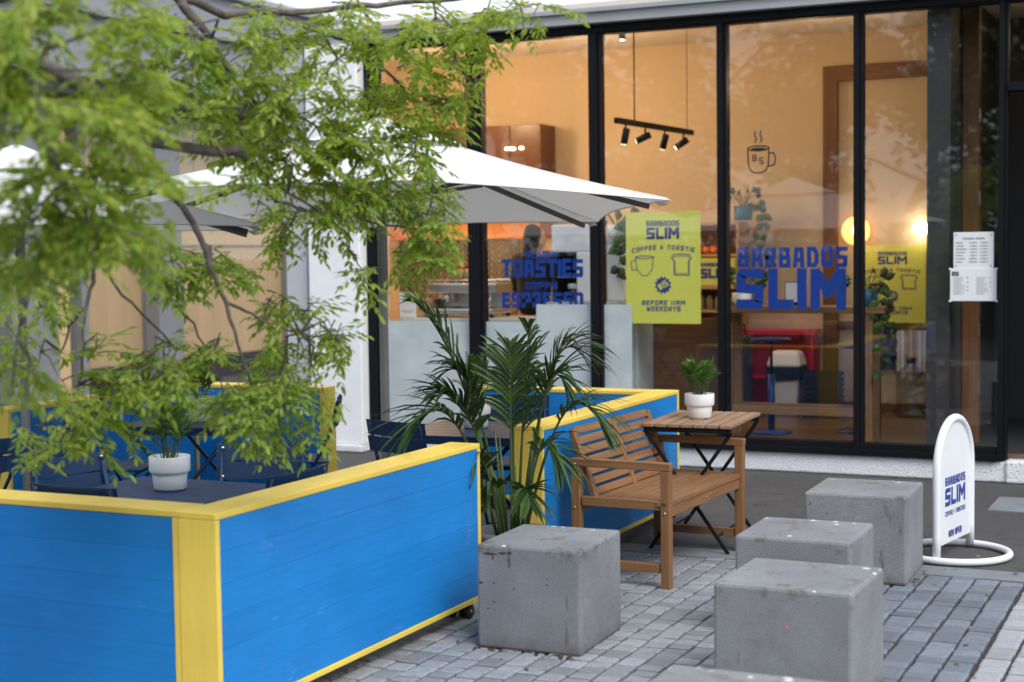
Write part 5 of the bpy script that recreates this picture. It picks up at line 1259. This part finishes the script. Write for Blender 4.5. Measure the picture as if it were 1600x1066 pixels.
# ------------------------------------------------------------------ daylight
w = bpy.data.worlds.new('World'); scene.world = w; w.use_nodes = True
nt = w.node_tree; bg = nt.nodes['Background']
sky = nt.nodes.new('ShaderNodeTexSky'); sky.sky_type = 'NISHITA'; sky.sun_disc = False
SUN_EL, SUN_AZ = R(48), R(126)                 # azimuth clockwise from +Y
sky.sun_elevation = SUN_EL; sky.sun_rotation = SUN_AZ; sky.air_density = 1.4; sky.dust_density = 3.0; sky.ozone_density = 1.0
tc = nt.nodes.new('ShaderNodeTexCoord'); nz = nt.nodes.new('ShaderNodeTexNoise'); nz.inputs['Scale'].default_value = 2.2; nz.inputs['Detail'].default_value = 6
nt.links.new(tc.outputs['Generated'], nz.inputs['Vector'])
rp = nt.nodes.new('ShaderNodeValToRGB'); rp.color_ramp.elements[0].position = .3; rp.color_ramp.elements[0].color = (9.0,9.9,11.3,1); rp.color_ramp.elements[1].position = .7; rp.color_ramp.elements[1].color = (11.5,12.0,13.0,1)
nt.links.new(nz.outputs['Fac'], rp.inputs['Fac'])
mx = nt.nodes.new('ShaderNodeMix'); mx.data_type = 'RGBA'; mx.inputs[0].default_value = .72
nt.links.new(sky.outputs['Color'], mx.inputs[6]); nt.links.new(rp.outputs['Color'], mx.inputs[7]); nt.links.new(mx.outputs[2], bg.inputs['Color'])
bg.inputs['Strength'].default_value = .088
sl = bpy.data.lights.new('sun', 'SUN'); sl.energy = 1.5; sl.angle = R(28); sl.color = (1,.96,.90)
so = bpy.data.objects.new('sun', sl); COL.objects.link(so)
sd = V(math.sin(SUN_AZ)*math.cos(SUN_EL), math.cos(SUN_AZ)*math.cos(SUN_EL), math.sin(SUN_EL))
so.rotation_euler = sd.to_track_quat('Z','Y').to_euler(); so.location = (4,-2,12)
# points for the lit cafe lamps, plus added fill at the tiles and entrance
for x, y, z, e in ((-5.0,12.0,3.0,22),(-6.5,12.0,3.0,27),(-3.1,12.1,3.0,9),(-2.9,13.1,1.8,1.5),(-6.9,12.5,1.68,9),(-6.3,12.4,1.68,9),(-1.1,12.2,3.2,2.0)):
    l = bpy.data.lights.new('cafe_light', 'POINT'); l.energy = e; l.color = (1,.66,.34); l.shadow_soft_size = .08
    o = bpy.data.objects.new('cafe_light', l); COL.objects.link(o); o.location = (x,y,z)

# ------------------------------------------------------------------ camera
cam = bpy.data.cameras.new('camera'); co = bpy.data.objects.new('camera', cam); COL.objects.link(co)
cam.sensor_width = 36; cam.lens = 53.418; cam.clip_end = 2000; cam.clip_start = .1
f_ = V(-.4276,.9020,-.0589).normalized(); r_ = V(.9039,.4276,-.0130); r_ = (r_-f_*r_.dot(f_)).normalized(); u_ = r_.cross(f_)
co.matrix_world = Matrix(((r_.x,u_.x,-f_.x,0),(r_.y,u_.y,-f_.y,0),(r_.z,u_.z,-f_.z,1.65),(0,0,0,1)))
cam.dof.use_dof = True; cam.dof.focus_distance = 7.25; cam.dof.aperture_fstop = 2.2
scene.camera = co
scene.view_settings.view_transform = 'Standard'; scene.view_settings.look = 'None'; scene.view_settings.exposure = .55; scene.view_settings.gamma = 1
scene.view_settings.use_curve_mapping = False
scene.cycles.max_bounces = 8; scene.cycles.transparent_max_bounces = 16; scene.cycles.sample_clamp_indirect = 6; scene.cycles.use_denoising = True
scene.cycles.caustics_reflective = False; scene.cycles.caustics_refractive = False
